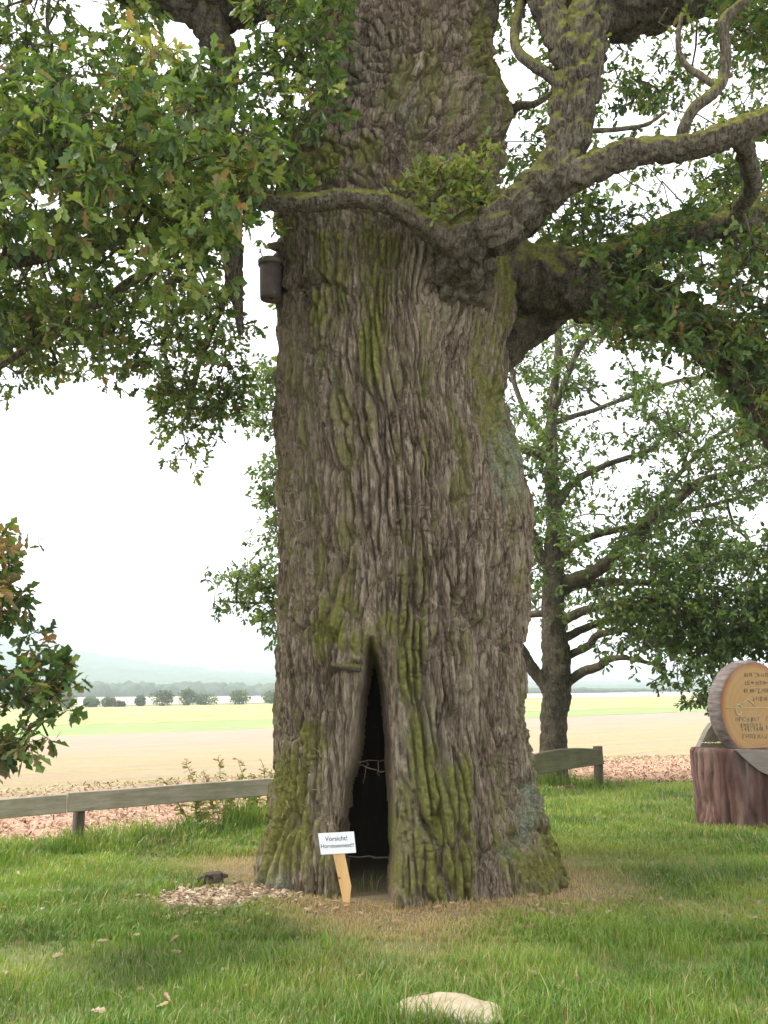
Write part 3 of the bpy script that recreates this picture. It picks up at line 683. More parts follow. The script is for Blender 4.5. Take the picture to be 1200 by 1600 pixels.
hang_l = cloud([(240, 600), (380, 570), (400, 620), (340, 650), (300, 720), (285, 720), (290, 670), (240, 650)], 30, 9.0, 10.2, (), -0.1, 40, 6)
top_l = cloud([(395, -60), (570, -60), (560, 40), (520, 90), (505, 190), (455, 270), (430, 270), (410, 120)], 52, 7.4, 8.3, (), -0.2, 50, 7)
out_l = cloud([(-350, -150), (-60, -100), (-60, 600), (-350, 650)], 70, 6.5, 9.5, (), -0.2, 70, 8)
up_l = cloud([(-60, -160), (420, -160), (400, 10), (240, 40), (100, 50), (-60, 90)], 50, 7.5, 9.0, [(60, 40, 60, 35), (330, 20, 90, 60)], -0.2, 70, 9)
spray = cloud([(-160, 760), (-20, 800), (15, 850), (20, 930), (55, 985), (95, 1035), (105, 1085), (85, 1130), (50, 1165), (20, 1190), (-60, 1190), (-160, 1100)], 150, 5.9, 6.5, [(8, 1005, 16, 40), (30, 1060, 26, 10), (20, 1120, 30, 14), (105, 1075, 10, 10)], -0.35, 35, 10)
GR = [(803, 150, 18, 60), (988, 95, 36, 28), (1010, 70, 30, 20), (1090, 25, 24, 12), (1055, 100, 26, 18), (1150, 80, 20, 30), (1165, 110, 30, 18), (830, 60, 14, 14), (940, 215, 16, 14), (870, 185, 6, 30), (1195, 230, 20, 20), (1085, 310, 30, 18), (1000, 320, 18, 16), (930, 305, 16, 14), (1150, 260, 8, 30), (985, 365, 12, 12), (920, 130, 8, 40), (1195, 355, 14, 18)]
r_far = cloud([(795, -60), (1320, -60), (1320, 420), (1000, 400), (850, 390), (785, 330), (795, 240), (840, 200), (800, 120)], 250, 9.5, 12.5, GR, -0.12, 55, 11)
r_mid = cloud([(1000, -60), (1320, -60), (1320, 130), (1160, 90), (1120, 30)], 62, 8.0, 9.5, GR, -0.2, 60, 12)
r_mid2 = cloud([(870, 300), (1010, 300), (1250, 240), (1250, 420), (900, 420)], 45, 8.4, 10.5, GR, -0.1, 50, 13)
r_near = cloud([(940, 405), (1010, 365), (1110, 380), (1300, 360), (1320, 700), (1200, 690), (1150, 610), (1100, 550), (1040, 520), (1000, 545), (975, 545), (960, 500), (930, 470)], 125, 8.2, 9.6, (), -0.35, 60, 14)
r_hang = cloud([(985, 470), (1180, 500), (1330, 560), (1330, 760), (1190, 700), (1140, 600), (1040, 525)], 40, 8.8, 10.0, [(1060, 560, 40, 22)], -0.2, 60, 15)
shoots = cloud([(620, 290), (660, 262), (700, 265), (755, 225), (790, 280), (770, 320), (700, 335), (625, 318)], 44, 7.7, 8.2, (), -0.4, 40, 16)
shoot2 = cloud([(490, 262), (530, 258), (530, 285), (495, 290)], 3, 8.3, 8.45, (), -0.9, 40, 17)
r_out = cloud([(1215, 620), (1330, 560), (1450, 700), (1420, 960), (1290, 960), (1240, 780)], 40, 8.7, 9.7, (), -0.3, 60, 18)
l_out = cloud([(-330, 560), (-60, 590), (-60, 660), (-120, 800), (-300, 800)], 30, 6.4, 7.4, (), -0.3, 60, 19)
crown_up = []
while len(crown_up) < 420:                       # the rest of the crown, above the picture
    q = rng.uniform((-9, 2, 9.5), (9.5, 18, 15))
    if ((q[0] - .2) / 9.5) ** 2 + ((q[1] - 10) / 8.5) ** 2 + ((q[2] - 9.3) / 5.5) ** 2 < 1:
        ppx, ppy = PXY(q[None]); 
        if ppy[0] < -70 or ppx[0] < -150 or ppx[0] > 1350: crown_up.append(q)
crown_up = np.array(crown_up)
core = [np.array((cc[-1] + 0.3 * math.sin(a), TY + 0.3 * math.cos(a), zz_)) for a in np.linspace(0, 6, 6) for zz_ in (9.5, 10.5, 11.5)]
roots = np.vstack([LP, np.array(core)])
allc = np.vstack([near_l, mid_l, low_l, hang_l, top_l, out_l, up_l, spray, r_far, r_mid, r_mid2, r_near, r_hang, shoots, shoot2, r_out, l_out])
# nothing may grow inside the trunk
tr_r = np.interp(allc[:, 2], zz, rr_); tr_c = np.interp(allc[:, 2], zz, cc)
bag = grow(roots[::2], allc, 0.0045, 0.35, 0.03)
bag2 = grow(roots[::3], crown_up, 0.010, 0.35, 0.10)
Lf = []
Lf.append(dress(bag, near_l, 6, 7, 0.32, 0.125, True, 0.06, 0.55))
Lf.append(dress(bag, mid_l, 6, 7, 0.34, 0.115, True, 0.04, 0.45))
Lf.append(dress(bag, np.vstack([low_l, hang_l]), 6, 7, 0.32, 0.095, True, 0.05, 0.42))
Lf.append(dress(bag, np.vstack([top_l, up_l]), 6, 7, 0.32, 0.115, True, 0.05, 0.5))
Lf.append(dress(bag, out_l, 6, 7, 0.4, 0.12, True, 0.05, 0.45))
Lf.append(dress(bag, spray, 4, 6, 0.17, 0.10, True, 0.22, 0.45))
Lf.append(dress(bag, np.vstack([r_far, r_mid, r_mid2]), 6, 7, 0.36, 0.105, True, 0.05, 0.45))
Lf.append(dress(bag, np.vstack([r_near, r_hang, r_out, l_out]), 6, 7, 0.34, 0.105, True, 0.08, 0.42))
Lf.append(dress(bag, np.vstack([shoots, shoot2]), 5, 6, 0.14, 0.075, True, 0.10, 0.9, -0.2))
Lf.append(dress(bag2, crown_up, 7, 5, 0.8, 0.26, False, 0.03, 0.45))
V, F, T_, B_ = merge_leaves(Lf)
mk('foliage', V, F, M_LEAF, oak, smooth=False, attrs={'tint': T_, 'brown': B_}, kind='stuff')
mk('twig_network', *bag.out(), M_LIMB, oak, kind='stuff')
mk('upper_branch_network', *bag2.out(), M_LIMB, oak, kind='stuff')

# ------------------------------------------------------------------ the younger oak behind the fence
YO = 18.4
b2 = P(866, 1236, YO); b2.z = float(terrain(b2.x, b2.y))
oak2 = thing('young_oak', tuple(b2), "slender oak with straight grey trunk standing behind the low fence end", "tree")
LP2 = []
def L2(pts, **k): limb([(a, b_, YO + dy, r_) for a, b_, dy, r_ in pts], oak2, M_BARK2, step=0.05, collect=LP2, rough=0.4, **k)
L2([(866, 1262, 0, 40), (866, 1235, 0, 32), (866, 1190, 0, 25), (866, 1120, 0, 23), (868, 1075, 0, 25), (868, 1045, 0, 25), (866, 980, 0, 21), (866, 920, 0, 19), (865, 850, 0, 16), (866, 780, 0, 13), (862, 700, 0, 10.5), (866, 620, 0, 8), (871, 540, 0, 6), (880, 470, 0, 4), (890, 380, 0, 3)], ns=36, seed=301, name='trunk')
for i, pts in enumerate([
    [(862, 1082, 0, 14), (838, 1055, 0, 12), (812, 1015, -.1, 11), (780, 960, -.4, 9), (735, 910, -.8, 8), (660, 880, -1, 7), (560, 885, -1.2, 6), (480, 915, -1.2, 4.5), (420, 940, -1.2, 3), (340, 940, -1.2, 1.5)],
    [(872, 1082, 0, 12), (892, 1062, 0, 9), (912, 1049, -.2, 8), (935, 1042, -.4, 7), (946, 1032, -.6, 6.5), (975, 1028, -1, 4), (1030, 1040, -1.4, 3)],
    [(872, 1040, 0, 9), (892, 1022, 0, 7), (918, 1008, -.3, 7), (935, 992, -.5, 6), (985, 985, -1, 4), (1050, 1005, -1.6, 3), (1110, 1050, -2, 2)],
    [(872, 1000, 0, 8), (905, 985, .2, 7), (950, 970, .5, 5), (1020, 960, 1, 4), (1120, 980, 1.5, 3)],
    [(872, 975, 0, 9), (910, 955, -.4, 8), (960, 945, -.8, 6), (1030, 950, -1.4, 5), (1110, 970, -2, 4), (1200, 1010, -2.4, 3)],
    [(870, 925, 0, 9), (905, 914, 0, 8), (960, 911, -.1, 7), (1030, 911, -.3, 5), (1100, 915, -.5, 4), (1190, 935, -.8, 3), (1290, 960, -1, 2)],
    [(872, 915, 0, 13), (910, 900, -.2, 12), (945, 882, -.4, 12), (972, 858, -.6, 10), (985, 840, -.7, 9), (1025, 803, -.9, 9.5), (1060, 780, -1, 8), (1095, 750, -1.1, 6), (1150, 738, -1.2, 4), (1240, 715, -1.3, 3), (1330, 700, -1.4, 2)],
    [(868, 880, 0, 8), (900, 850, .4, 7), (945, 832, .7, 6), (1000, 822, 1, 5), (1070, 800, 1.5, 4), (1150, 780, 1.8, 3)],
    [(866, 905, 0, 11), (846, 870, 0, 10), (830, 832, 0, 9), (800, 790, -.2, 7), (720, 755, -.5, 6), (600, 745, -.8, 5), (500, 760, -1, 4), (430, 800, -1, 2.5)],
    [(860, 960, 0, 7), (830, 960, .2, 6), (790, 975, .4, 5), (740, 990, .6, 4)],
    [(864, 720, 0, 7), (760, 680, -.3, 6), (640, 650, -.6, 5), (520, 640, -.8, 4), (420, 640, -.8, 2.5), (380, 640, -.8, 1.5)],
    [(866, 790, 0, 9), (895, 755, .2, 7), (940, 730, .4, 5), (1010, 705, .6, 4), (1030, 690, .6, 3)],
    [(866, 640, 0, 6), (885, 590, -.2, 5), (905, 545, -.3, 5), (930, 515, -.4, 4), (960, 470, -.5, 3)],
    [(866, 660, 0, 5), (930, 640, .5, 4), (1010, 610, 1, 4), (1090, 590, 1.4, 3), (1200, 600, 1.8, 2)],
    [(866, 700, 0, 5), (820, 640, .3, 4), (800, 580, .4, 4), (795, 520, .4, 3)],
    [(1000, 822, 1, 4), (1080, 720, 1.2, 4), (1150, 660, 1.4, 3), (1230, 620, 1.5, 2)]]):
    L2(pts, ns=14, seed=320 + i * 7, name='limb')
LP2 = np.array(LP2)
GS = [(950, 590, 34, 60), (900, 640, 16, 40), (985, 545, 30, 25), (1060, 565, 48, 26), (905, 700, 22, 20), (1000, 750, 30, 22), (830, 720, 10, 14), (985, 660, 14, 30), (1090, 660, 14, 12), (1150, 600, 16, 20), (1120, 690, 20, 14), (1045, 710, 20, 16), (925, 760, 22, 14), (1140, 800, 16, 14), (900, 810, 18, 12), (1000, 890, 14, 8), (1145, 900, 16, 22), (1150, 940, 26, 14), (830, 950, 14, 30), (910, 1040, 30, 24), (850, 770, 10, 16), (1000, 1050, 26, 20), (1150, 1030, 40, 10), (1090, 800, 14, 14), (960, 1000, 20, 10)]
s_main = cloud([(785, 540), (830, 500), (900, 490), (960, 500), (1000, 560), (1100, 580), (1330, 640), (1330, 1000), (1200, 1010), (1120, 1020), (1040, 1010), (960, 960), (900, 960), (800, 980), (790, 800)], 720, YO - 2.6, YO + 2.6, GS, -0.08, 45, 21)
s_low = cloud([(940, 930), (1330, 930), (1330, 1060), (1190, 1025), (1130, 1050), (1125, 1090), (1095, 1108), (1075, 1075), (1040, 1078), (1020, 1050), (985, 1062), (970, 1020), (930, 1000)], 230, YO - 3.0, YO - 0.6, GS, -0.2, 45, 22)
s_dense = cloud([(960, 880), (1120, 850), (1330, 850), (1330, 1000), (1100, 1000), (980, 960)], 170, YO - 3.0, YO - 0.8, (), -0.3, 45, 23)
s_left = np.vstack([cloud([(405, 565), (450, 560), (450, 690), (400, 660), (360, 655), (370, 635), (400, 625)], 30, YO - 1.6, YO, (), -0.4, 40, 24),
    cloud([(402, 725), (450, 705), (450, 860), (405, 860), (400, 830), (425, 800)], 30, YO - 1.6, YO, (), -0.4, 40, 25),
    cloud([(315, 920), (340, 900), (380, 885), (450, 870), (450, 1000), (420, 1000), (410, 960), (360, 962), (330, 950)], 46, YO - 1.8, YO - .4, [(350, 925, 10, 18)], -0.4, 40, 26)])
s_hid = cloud([(450, 560), (780, 540), (780, 980), (450, 980)], 60, YO - 2, YO + 1.5, (), -0.2, 60, 27)
s_top = cloud([(450, 200), (1000, 150), (1250, 250), (1200, 560), (960, 490), (780, 520), (450, 540)], 70, YO - 2.5, YO + 2.5, (), -0.1, 60, 28)
c2 = np.vstack([s_main, s_low, s_dense, s_left, s_hid, s_top])
bag = grow(LP2[::2], c2, 0.006, 0.35, 0.04)
Lf = [dress(bag, np.vstack([s_main, s_low, s_dense, s_left]), 7, 6, 0.42, 0.115, False, 0.02, 0.5), dress(bag, np.vstack([s_hid, s_top]), 5, 6, 0.5, 0.15, False, 0.02, 0.5)]
V, F, T_, B_ = merge_leaves(Lf)
mk('foliage', V, F, M_LEAF2, oak2, smooth=False, attrs={'tint': T_, 'brown': B_}, kind='stuff')
mk('twig_network', *bag.out(), M_BARK2, oak2, kind='stuff')

# ------------------------------------------------------------------ fence
def FP(px, py, off=0.0):
    """point on the upright plane of the fence line"""
    u_ = (px - 600.0) / FPX; v = (800.0 - py) / FPX
    dy = CA - SA * v; dz = SA + CA * v
    t = (F0.dot(FN) + off) / (u_ * FN[0] + dy * FN[1])
    return np.array((t * u_, t * dy, CAM_H + t * dz))
FN3 = np.array([FN[0], FN[1], 0.0])
def slab(outline, th, sub=14, wob=0.004, seed=0):
    """plank: outline as top edge and bottom edge lists of equal length, extruded away from the viewer"""
    top, bot = outline
    top = catmull(np.array([list(p) + [0] for p in top]), 0.06)[:, :3]; n = len(top)
    tb = np.array(bot); s = np.linspace(0, len(tb) - 1, n); bot = np.stack([np.interp(s, np.arange(len(tb)), tb[:, k]) for k in range(3)], 1)
    k = 7; rowsV = []
    prof = [(0.0, 0.012)] + [(t, 0.0) for t in np.linspace(0.04, 0.96, k)] + [(1.0, 0.012)]
    for side, sg in ((0, 0), (1, 1)):
        for t, ins in (prof if side == 0 else prof[::-1]):
            c = top + (bot - top) * t
            off = ins if side == 0 else th - ins
            rowsV.append(c + FN3 * off + FN3 * (wob * fbm(np.arange(n) * .35, np.full(n, t * 5 + side * 9 + seed), s=seed, o=3))[:, None])
    m = len(rowsV); V = np.stack(rowsV, 1).reshape(-1, 3); F = [gridF(n, m, True)]
    F.append(np.arange(m)[None, ::-1]); F.append((np.arange(m) + (n - 1) * m)[None])
    return V, F
def wood_mat(name, a, b_, c_, dirv, green=0.35):
    m, n, b = mat(name)
    col = ramp(n, noise(n, 9, 6, 0.7, stretch=dirv), [(0.25, a), (0.5, b_), (0.75, c_)])
    col = mixc(n, ramp(n, noise(n, 3.2, 4, 0.6), [(0.45, 0.0), (0.7, float(green))]), col, (0.15, 0.17, 0.07))
    setc(n, b, col); bump(n, b, noise(n, 26, 5, 0.7, stretch=dirv), 0.6, 0.006); return m
M_RAIL = wood_mat('grey_rail', (0.24, 0.205, 0.15), (0.36, 0.315, 0.235), (0.48, 0.43, 0.33), (0.25, 0.25, 2.2))
M_RAIL2 = wood_mat('mossy_rail', (0.07, 0.065, 0.04), (0.12, 0.11, 0.065), (0.18, 0.165, 0.1), (0.3, 0.3, 2.2), 0.6)
M_POST = wood_mat('dark_post', (0.05, 0.04, 0.032), (0.085, 0.068, 0.055), (0.14, 0.115, 0.095), (2, 2, 0.3), 0.2)
pb_ = FP(125, 1333); pb_[2] = 0
fence = thing('plank_fence', tuple(pb_), "low fence of two grey planks meeting at a dark post beside the stubble field", "fence")
fence["group"] = "planks of the low fence along the field"
V, F = slab(([FP(-330, 1278), FP(-150, 1262), FP(0, 1249), FP(60, 1244), FP(104, 1241)], [FP(-330, 1313), FP(0, 1280), FP(104, 1270)]), 0.045, seed=3); mk('rail', V, F, M_RAIL, fence, smooth=False)
V, F = slab(([FP(107, 1238.5), FP(200, 1232), FP(320, 1223), FP(437, 1215), FP(560, 1206)], [FP(107, 1270), FP(300, 1253), FP(437, 1241.5), FP(560, 1231)]), 0.045, seed=8); mk('rail', V, F, M_RAIL, fence, smooth=False)
def post(px, ytop, ybot, wpx, parent, m, off):
    a, b_ = FP(px, ytop, off), FP(px, ybot, off); b_[2] = -0.05; b_[:2] = a[:2]
    wd = wpx * MPP(ybot, a[1]) / 2; bag_ = Bag(); C = np.linspace(b_, a, 8)
    V, F = tube(C, np.full(8, wd * 1.25), 12, lambda an, s, rr: rr * 0.10 * np.cos(4 * an) + 0.006 * fbm(an * 2, s * 6, s=4, o=3))
    mk('post', V, F, m, parent)
post(125, 1246, 1333, 14, fence, M_POST, 0.10)
post(-260, 1272, 1380, 16, fence, M_POST, 0.10)
pr = FP(934, 1231); pr[2] = 0
fence2 = thing('plank_fence', tuple(pr), "dark mossy fence plank with arched top on a thin post before the slender oak", "fence", "planks of the low fence along the field")
V, F = slab(([FP(790, 1190), FP(830, 1180), FP(860, 1173), FP(895, 1169), FP(925, 1169.5), FP(941, 1171)], [FP(790, 1221), FP(835, 1212), FP(890, 1202), FP(944, 1194)]), 0.06, seed=12); mk('rail', V, F, M_RAIL2, fence2, smooth=False)
post(934, 1166, 1231, 11, fence2, M_POST, 0.11)

# ------------------------------------------------------------------ warning sign
SY = 8.02
sb = P(541, 1410, SY); sb.z = 0.0
sign = thing('warning_sign', tuple(sb), "small white paper notice on a pointed fresh wooden stake before the hollow", "sign")
M_STAKE = plain('fresh_pine', [(0.3, (0.58, 0.34, 0.13)), (0.55, (0.70, 0.45, 0.2)), (0.75, (0.78, 0.53, 0.27))], 14, (1, 1, 0.12), 0.6, 0.2)
m, n, b = mat('white_card'); b.inputs['Base Color'].default_value = (0.82, 0.82, 0.84, 1); b.inputs['Roughness'].default_value = 0.5; M_CARD = m
m, n, b = mat('black_print'); b.inputs['Base Color'].default_value = (0.09, 0.09, 0.12, 1); M_PRINT = m
def prism(poly, y0, y1):
    """front polygon (x,z) pairs from y0 to y1"""
    k = len(poly); V = np.array([(x, y0, z_) for x, z_ in poly] + [(x, y1, z_) for x, z_ in poly])
    i = np.arange(k); j = (i + 1) % k
    return V, [np.arange(k)[None], (np.arange(k) + k)[None, ::-1], np.stack([i + k, j + k, j, i], 1)]
st = [(517, 1318), (535, 1317), (549, 1385), (545, 1420), (538, 1420), (531, 1385)]
st = [(P(a, b_, SY).x, P(a, b_, SY).z) for a, b_ in st][::-1]
V, F = prism(st, SY, SY + 0.022); mk('stake', V, F, M_STAKE, sign, smooth=False)
kn = P(530, 1372, SY - 0.001)
a_ = np.linspace(0, 2 * np.pi, 10, endpoint=False)
V = np.stack([kn.x + .012 * np.cos(a_), np.full(10, SY - .0015), kn.z + .009 * np.sin(a_)], 1); mk('knot', V, np.arange(10)[None], plain('knot_wood', [(0.3, (0.2, 0.09, 0.03)), (0.7, (0.3, 0.15, 0.05))]), sign.children[0], smooth=False)
bd = [(497, 1302), (553, 1299), (556.5, 1332), (501.5, 1335)]
bd = [(P(a, b_, SY).x, P(a, b_, SY).z) for a, b_ in bd][::-1]
V, F = prism(bd, SY - 0.012, SY - 0.002); board = mk('board', V, F, M_CARD, sign, smooth=False)
def lettering(txt, px, py, hpx, Y, rot, parent, m, bold=0.0):
    cu = bpy.data.curves.new('lettering', 'FONT'); cu.body = txt; cu.align_x = 'CENTER'; cu.align_y = 'CENTER'; cu.size = hpx * MPP(py, Y); cu.offset = bold
    o = bpy.data.objects.new('lettering_source', cu); COL.objects.link(o)
    dg = bpy.context.evaluated_depsgraph_get(); me = bpy.data.meshes.new_from_object(o.evaluated_get(dg))
    bpy.data.objects.remove(o); me.materials.clear(); me.materials.append(m)
    t = bpy.data.objects.new('lettering', me); p = P(px, py, Y)
    t.rotation_euler = (math.pi / 2, rot, 0); t.location = p - base_of(parent)
    return finish(t, parent)
lettering("Vorsicht!", 525.5, 1310.5, 9.5, SY - 0.0135, R(-2.5), board, M_PRINT, 0.0004)
lettering("Hornissennest!!", 527, 1321.5, 8.2, SY - 0.0135, R(-2.5), board, M_PRINT, 0.0004)

# ------------------------------------------------------------------ nesting box
NY = 9.15
nb = P(424, 468, NY)
nest = thing('nest_box', tuple(nb), "brown cylindrical nest box hanging against the side of the giant trunk", "nest box")
M_BOX = plain('brown_woodcrete', [(0.3, (0.105, 0.078, 0.07)), (0.7, (0.15, 0.115, 0.105))], 12, None, 0.75, 0.3, 90, 0.002)
M_LID = plain('lid_grey', [(0.3, (0.13, 0.12, 0.09)), (0.7, (0.2, 0.185, 0.145))], 12)
def lathe(prof, c, ns=40, tilt=(0, 0)):
    a = np.linspace(0, 2 * np.pi, ns, endpoint=False); n = len(prof)
    V = np.array([[(r_ * math.cos(t), r_ * math.sin(t), z_) for t in a] for r_, z_ in prof]).reshape(-1, 3)
    V[:, 0] += V[:, 2] * tilt[0]; V[:, 1] += V[:, 2] * tilt[1]
    return V + np.array(c), gridF(n, ns, True)
tl = (-0.03, 0.02)
mk('body', *lathe([(0.02, 0.012), (0.085, 0.012), (0.092, 0.0), (0.106, 0.0), (0.11, 0.02), (0.114, 0.38), (0.05, 0.385)], nb, tilt=tl), M_BOX, nest)
mk('lid', *lathe([(0.117, 0.352), (0.127, 0.352), (0.129, 0.40), (0.12, 0.408), (0.01, 0.425)], nb, tilt=tl), M_LID, nest)
V, F = lathe([(0.001, 0.0), (0.016, 0.0), (0.016, 0.03), (0.001, 0.03)], (0, 0, 0), 14); V = V[:, [0, 2, 1]]; 
mk('entrance_rim', V + np.array([nb.x + 0.045, nb.y - 0.118, nb.z + 0.03]), F, M_LID, nest)
t = np.linspace(0, 1, 12)[:, None]; A, B = np.array(nb) + (-0.02, 0, 0.40), np.array(nb) + (0.10, 0.04, 0.50)
mk('hanger', *tube(A + (B - A) * t + np.array([0, 0, 0.05]) * np.sin(t * np.pi), np.full(12, 0.004), 6), plain('wire', [(0.3, (0.1, 0.1, 0.1)), (0.7, (0.2, 0.2, 0.2))]), nest)

# ------------------------------------------------------------------ wooden memorial at the right
MY = 12.75
mc = P(1196, 1290, MY); mc.z = 0.0
plinth = thing('log_plinth', tuple(mc), "squat reddish brown log block carrying the round wooden slice", "log")
ztop = P(1150, 1171, MY - 0.42).z
ns_, nz_ = 160, 60
aa = np.linspace(0, 2 * np.pi, ns_, endpoint=False); hz = np.linspace(-0.08, ztop, nz_)
Aq, Hq = np.meshgrid(aa, hz)
sup = (np.abs(np.cos(Aq)) ** 3.2 + np.abs(np.sin(Aq)) ** 3.2) ** (-1 / 3.2)
grv = worley(Aq * 4.2 + 0.4 * fbm(Aq * 2, Hq * 2, s=3), Hq / 1.3, 6); gv = sstep(0, .35, grv[1] - grv[0])
rad = sup * (1.0 - 0.035 * (ztop - Hq)) + 0.09 * (gv - 1) + 0.03 * fbm(Aq * 3, Hq * 1.2, s=12) + 0.012 * fbm(Aq * 20, Hq * 6, s=14)
rad = rad - 0.03 * sstep(ztop - 0.04, ztop, Hq)
V = np.stack([mc.x + 0.84 * rad * np.cos(Aq), MY + 0.43 * rad * np.sin(Aq), Hq], -1).reshape(-1, 3)
V = np.vstack([V, [[mc.x, MY, ztop + 0.005]]]); ti = (nz_ - 1) * ns_ + np.arange(ns_)
m, n, b = mat('red_heartwood')
col = ramp(n, noise(n, 6, 6, 0.65, stretch=(1, 1, 0.14)), [(0.36, (0.055, 0.03, 0.026)), (0.5, (0.12, 0.062, 0.05)), (0.64, (0.24, 0.15, 0.12))])
col = mixc(n, ramp(n, noise(n, 2.2, 4, 0.6, stretch=(1, 1, .4)), [(0.5, 0.0), (0.7, 0.7)]), col, (0.21, 0.17, 0.16))
setc(n, b, col); bump(n, b, noise(n, 30, 5, 0.7, stretch=(1, 1, 0.15)), 0.8, 0.012)
block = mk('block', V, [gridF(nz_, ns_, True), np.stack([ti, np.roll(ti, -1), np.full(ns_, len(V) - 1)], 1)], m, plinth)
M_GREYCUT = plain('grey_cut_wood', [(0.3, (0.17, 0.145, 0.12)), (0.7, (0.27, 0.235, 0.2))], 12, (0.3, 1, 1.5))
cutp = [(1150, 1171.5), (1160, 1182), (1172, 1193), (1186, 1204), (1203, 1212), (1225, 1213), (1245, 1206), (1262, 1192), (1272, 1172)]
yq = MY - 0.452
V, F = prism([(P(a, b_, yq).x, min(P(a, b_, yq).z, ztop - 0.006)) for a, b_ in cutp][::-1], yq, yq + 0.09); mk('cut_face', V, F, M_GREYCUT, plinth, smooth=False)
# the slice
ang = R(27); nrm = np.array([math.sin(ang), -math.cos(ang), 0]); sx = np.array([math.cos(ang), math.sin(ang), 0]); sz = np.array([0, 0, 1.0])
dc = np.array(P(1181, 1108, MY - 0.10)); RD_ = 0.605; TH = 0.20
slice_ = thing('wood_slice', tuple(dc - np.array([0, 0, RD_ - 0.05])), "upright round oak slice with golden lettered face and grey bark rim", "monument")
aa = np.linspace(0, 2 * np.pi, 120, endpoint=False)
wobr = 1 + 0.018 * fbm(np.cos(aa) * 2, np.sin(aa) * 2, s=5) + 0.02 * np.cos(2 * aa + .5)
def ring(r_, d_, rgh=0.0): 
    rr2 = r_ * wobr * (1 + rgh * fbm(np.cos(aa) * 14, np.sin(aa) * 14, np.full(120, d_ * 30), s=2))
    return dc + rr2[:, None] * (np.cos(aa)[:, None] * sx + np.sin(aa)[:, None] * sz) + nrm * d_
V = np.vstack([ring(RD_ - 0.028, .0), ring(RD_ - 0.012, -0.01), ring(RD_, -0.03, .03), ring(RD_ + .004, -.08, .03), ring(RD_ + .004, -0.13, .03), ring(RD_, -TH + .02, .03), ring(RD_ - .03, -TH)])
V = np.vstack([V, [dc - nrm * TH]])
m, n, b = mat('grey_bark_rim')
setc(n, b, ramp(n, noise(n, 5, 6, 0.7, stretch=(1, 1, 5)), [(0.3, (0.12, 0.095, 0.085)), (0.5, (0.22, 0.18, 0.165)), (0.72, (0.36, 0.32, 0.29))])); bump(n, b, noise(n, 14, 5, 0.7, stretch=(1, 1, 5)), 1.0, 0.02)
mk('bark_rim', V, [gridF(7, 120, True)[:, ::-1], np.stack([6 * 120 + np.arange(120), 6 * 120 + (np.arange(120) + 1) % 120, np.full(120, 840)], 1)], m, slice_)
m, n, b = mat('golden_oak_face')
tcx = nn(n, 'ShaderNodeTexCoord'); ln = nn(n, 'ShaderNodeVectorMath', operation='LENGTH'); n.links.new(tcx.outputs['Object'], ln.inputs[0])
wob2 = mul(n, mul(n, noise(n, 4, 3), 0.09), ln.outputs['Value'], 'ADD')
cx_ = nn(n, 'ShaderNodeCombineXYZ'); n.links.new(wob2, cx_.inputs[0])
rings = noise(n, 60, 2, 0.6, vec=cx_.outputs[0])
col = ramp(n, rings, [(0.3, (0.30, 0.165, 0.055)), (0.7, (0.43, 0.26, 0.095))])
edge = nn(n, 'ShaderNodeMapRange', **{'From Min': 0.50, 'From Max': 0.575}); n.links.new(ln.outputs['Value'], edge.inputs['Value'])
col = mixc(n, edge.outputs[0], col, (0.26, 0.085, 0.028))
col = mixc(n, ramp(n, noise(n, 3, 4, 0.6), [(0.45, 0.0), (0.7, 0.45)]), col, (0.36, 0.27, 0.15))
setc(n, b, col); bump(n, b, rings, 0.3, 0.004); b.inputs['Roughness'].default_value = 0.5
V = np.vstack([ring(RD_ - 0.029, 0.002), ring(RD_ * .5, 0.004), [dc + nrm * 0.004]])
face = mk('cut_face', V, [gridF(2, 120, True)[:, ::-1], np.stack([120 + (np.arange(120) + 1) % 120, 120 + np.arange(120), np.full(120, 240)], 1)], m, slice_, loc=tuple(dc - np.array(slice_.location)))
M_INK = plain('faded_ink', [(0.3, (0.09, 0.085, 0.06)), (0.7, (0.17, 0.14, 0.09))], 30, None, 0.8, 0)
def strokes(bag_, x0, x1, zc, hgt):
    """faded carved characters, too worn to read"""
    x = x0
    while x < x1:
        wl = hgt * rng.uniform(0.5, 0.8)
        for k in range(rng.integers(2, 5)):
            vert = rng.random() < 0.55
            hx, hz_ = (hgt * 0.08, hgt * rng.uniform(.3, .5)) if vert else (wl * rng.uniform(.25, .45), hgt * 0.08)
            cx2 = x + wl * rng.choice([0.12, .5, .88]); cz2 = zc + (0 if vert else hgt * rng.choice([-.42, 0, .42]))
            q = dc + sx * cx2 + sz * cz2 + nrm * 0.006
            Vb = np.array([q - sx * hx - sz * hz_, q + sx * hx - sz * hz_, q + sx * hx + sz * hz_, q - sx * hx + sz * hz_])
            bag_.add(Vb, np.array([[0, 1, 2, 3]]))
        x += wl * 1.3
bi = Bag(); 
for (zc, a, b2_) in ((0.42, -.16, .26), (0.325, -.17, .3), (0.225, -.2, .34), (0.125, -.06, .3), (-0.12, -.36, .02), (-0.19, -.28, .06), (-0.24, -.28, .1), (-0.33, -.26, .12), (-0.12, .14, .42), (-0.22, .14, .42)):
    strokes(bi, a, b2_, zc, 0.055)
mk('lettering', *bi.out(), M_INK, face, smooth=False, kind='stuff')
M_EMB = plain('pale_carving', [(0.3, (0.40, 0.33, 0.2)), (0.7, (0.48, 0.4, 0.26))], 20, None, .7, 0)
def disc_line(pts, r_): 
    C = np.array([dc + sx * a + sz * b_ + nrm * 0.006 for a, b_ in pts]); return tube(C, np.full(len(C), r_), 6)
be = Bag(); tt = np.linspace(0.3, 5.9, 22); be.add(*disc_line([(-0.30 + .05 * math.cos(q), -0.005 + .065 * math.sin(q)) for q in tt], .009))
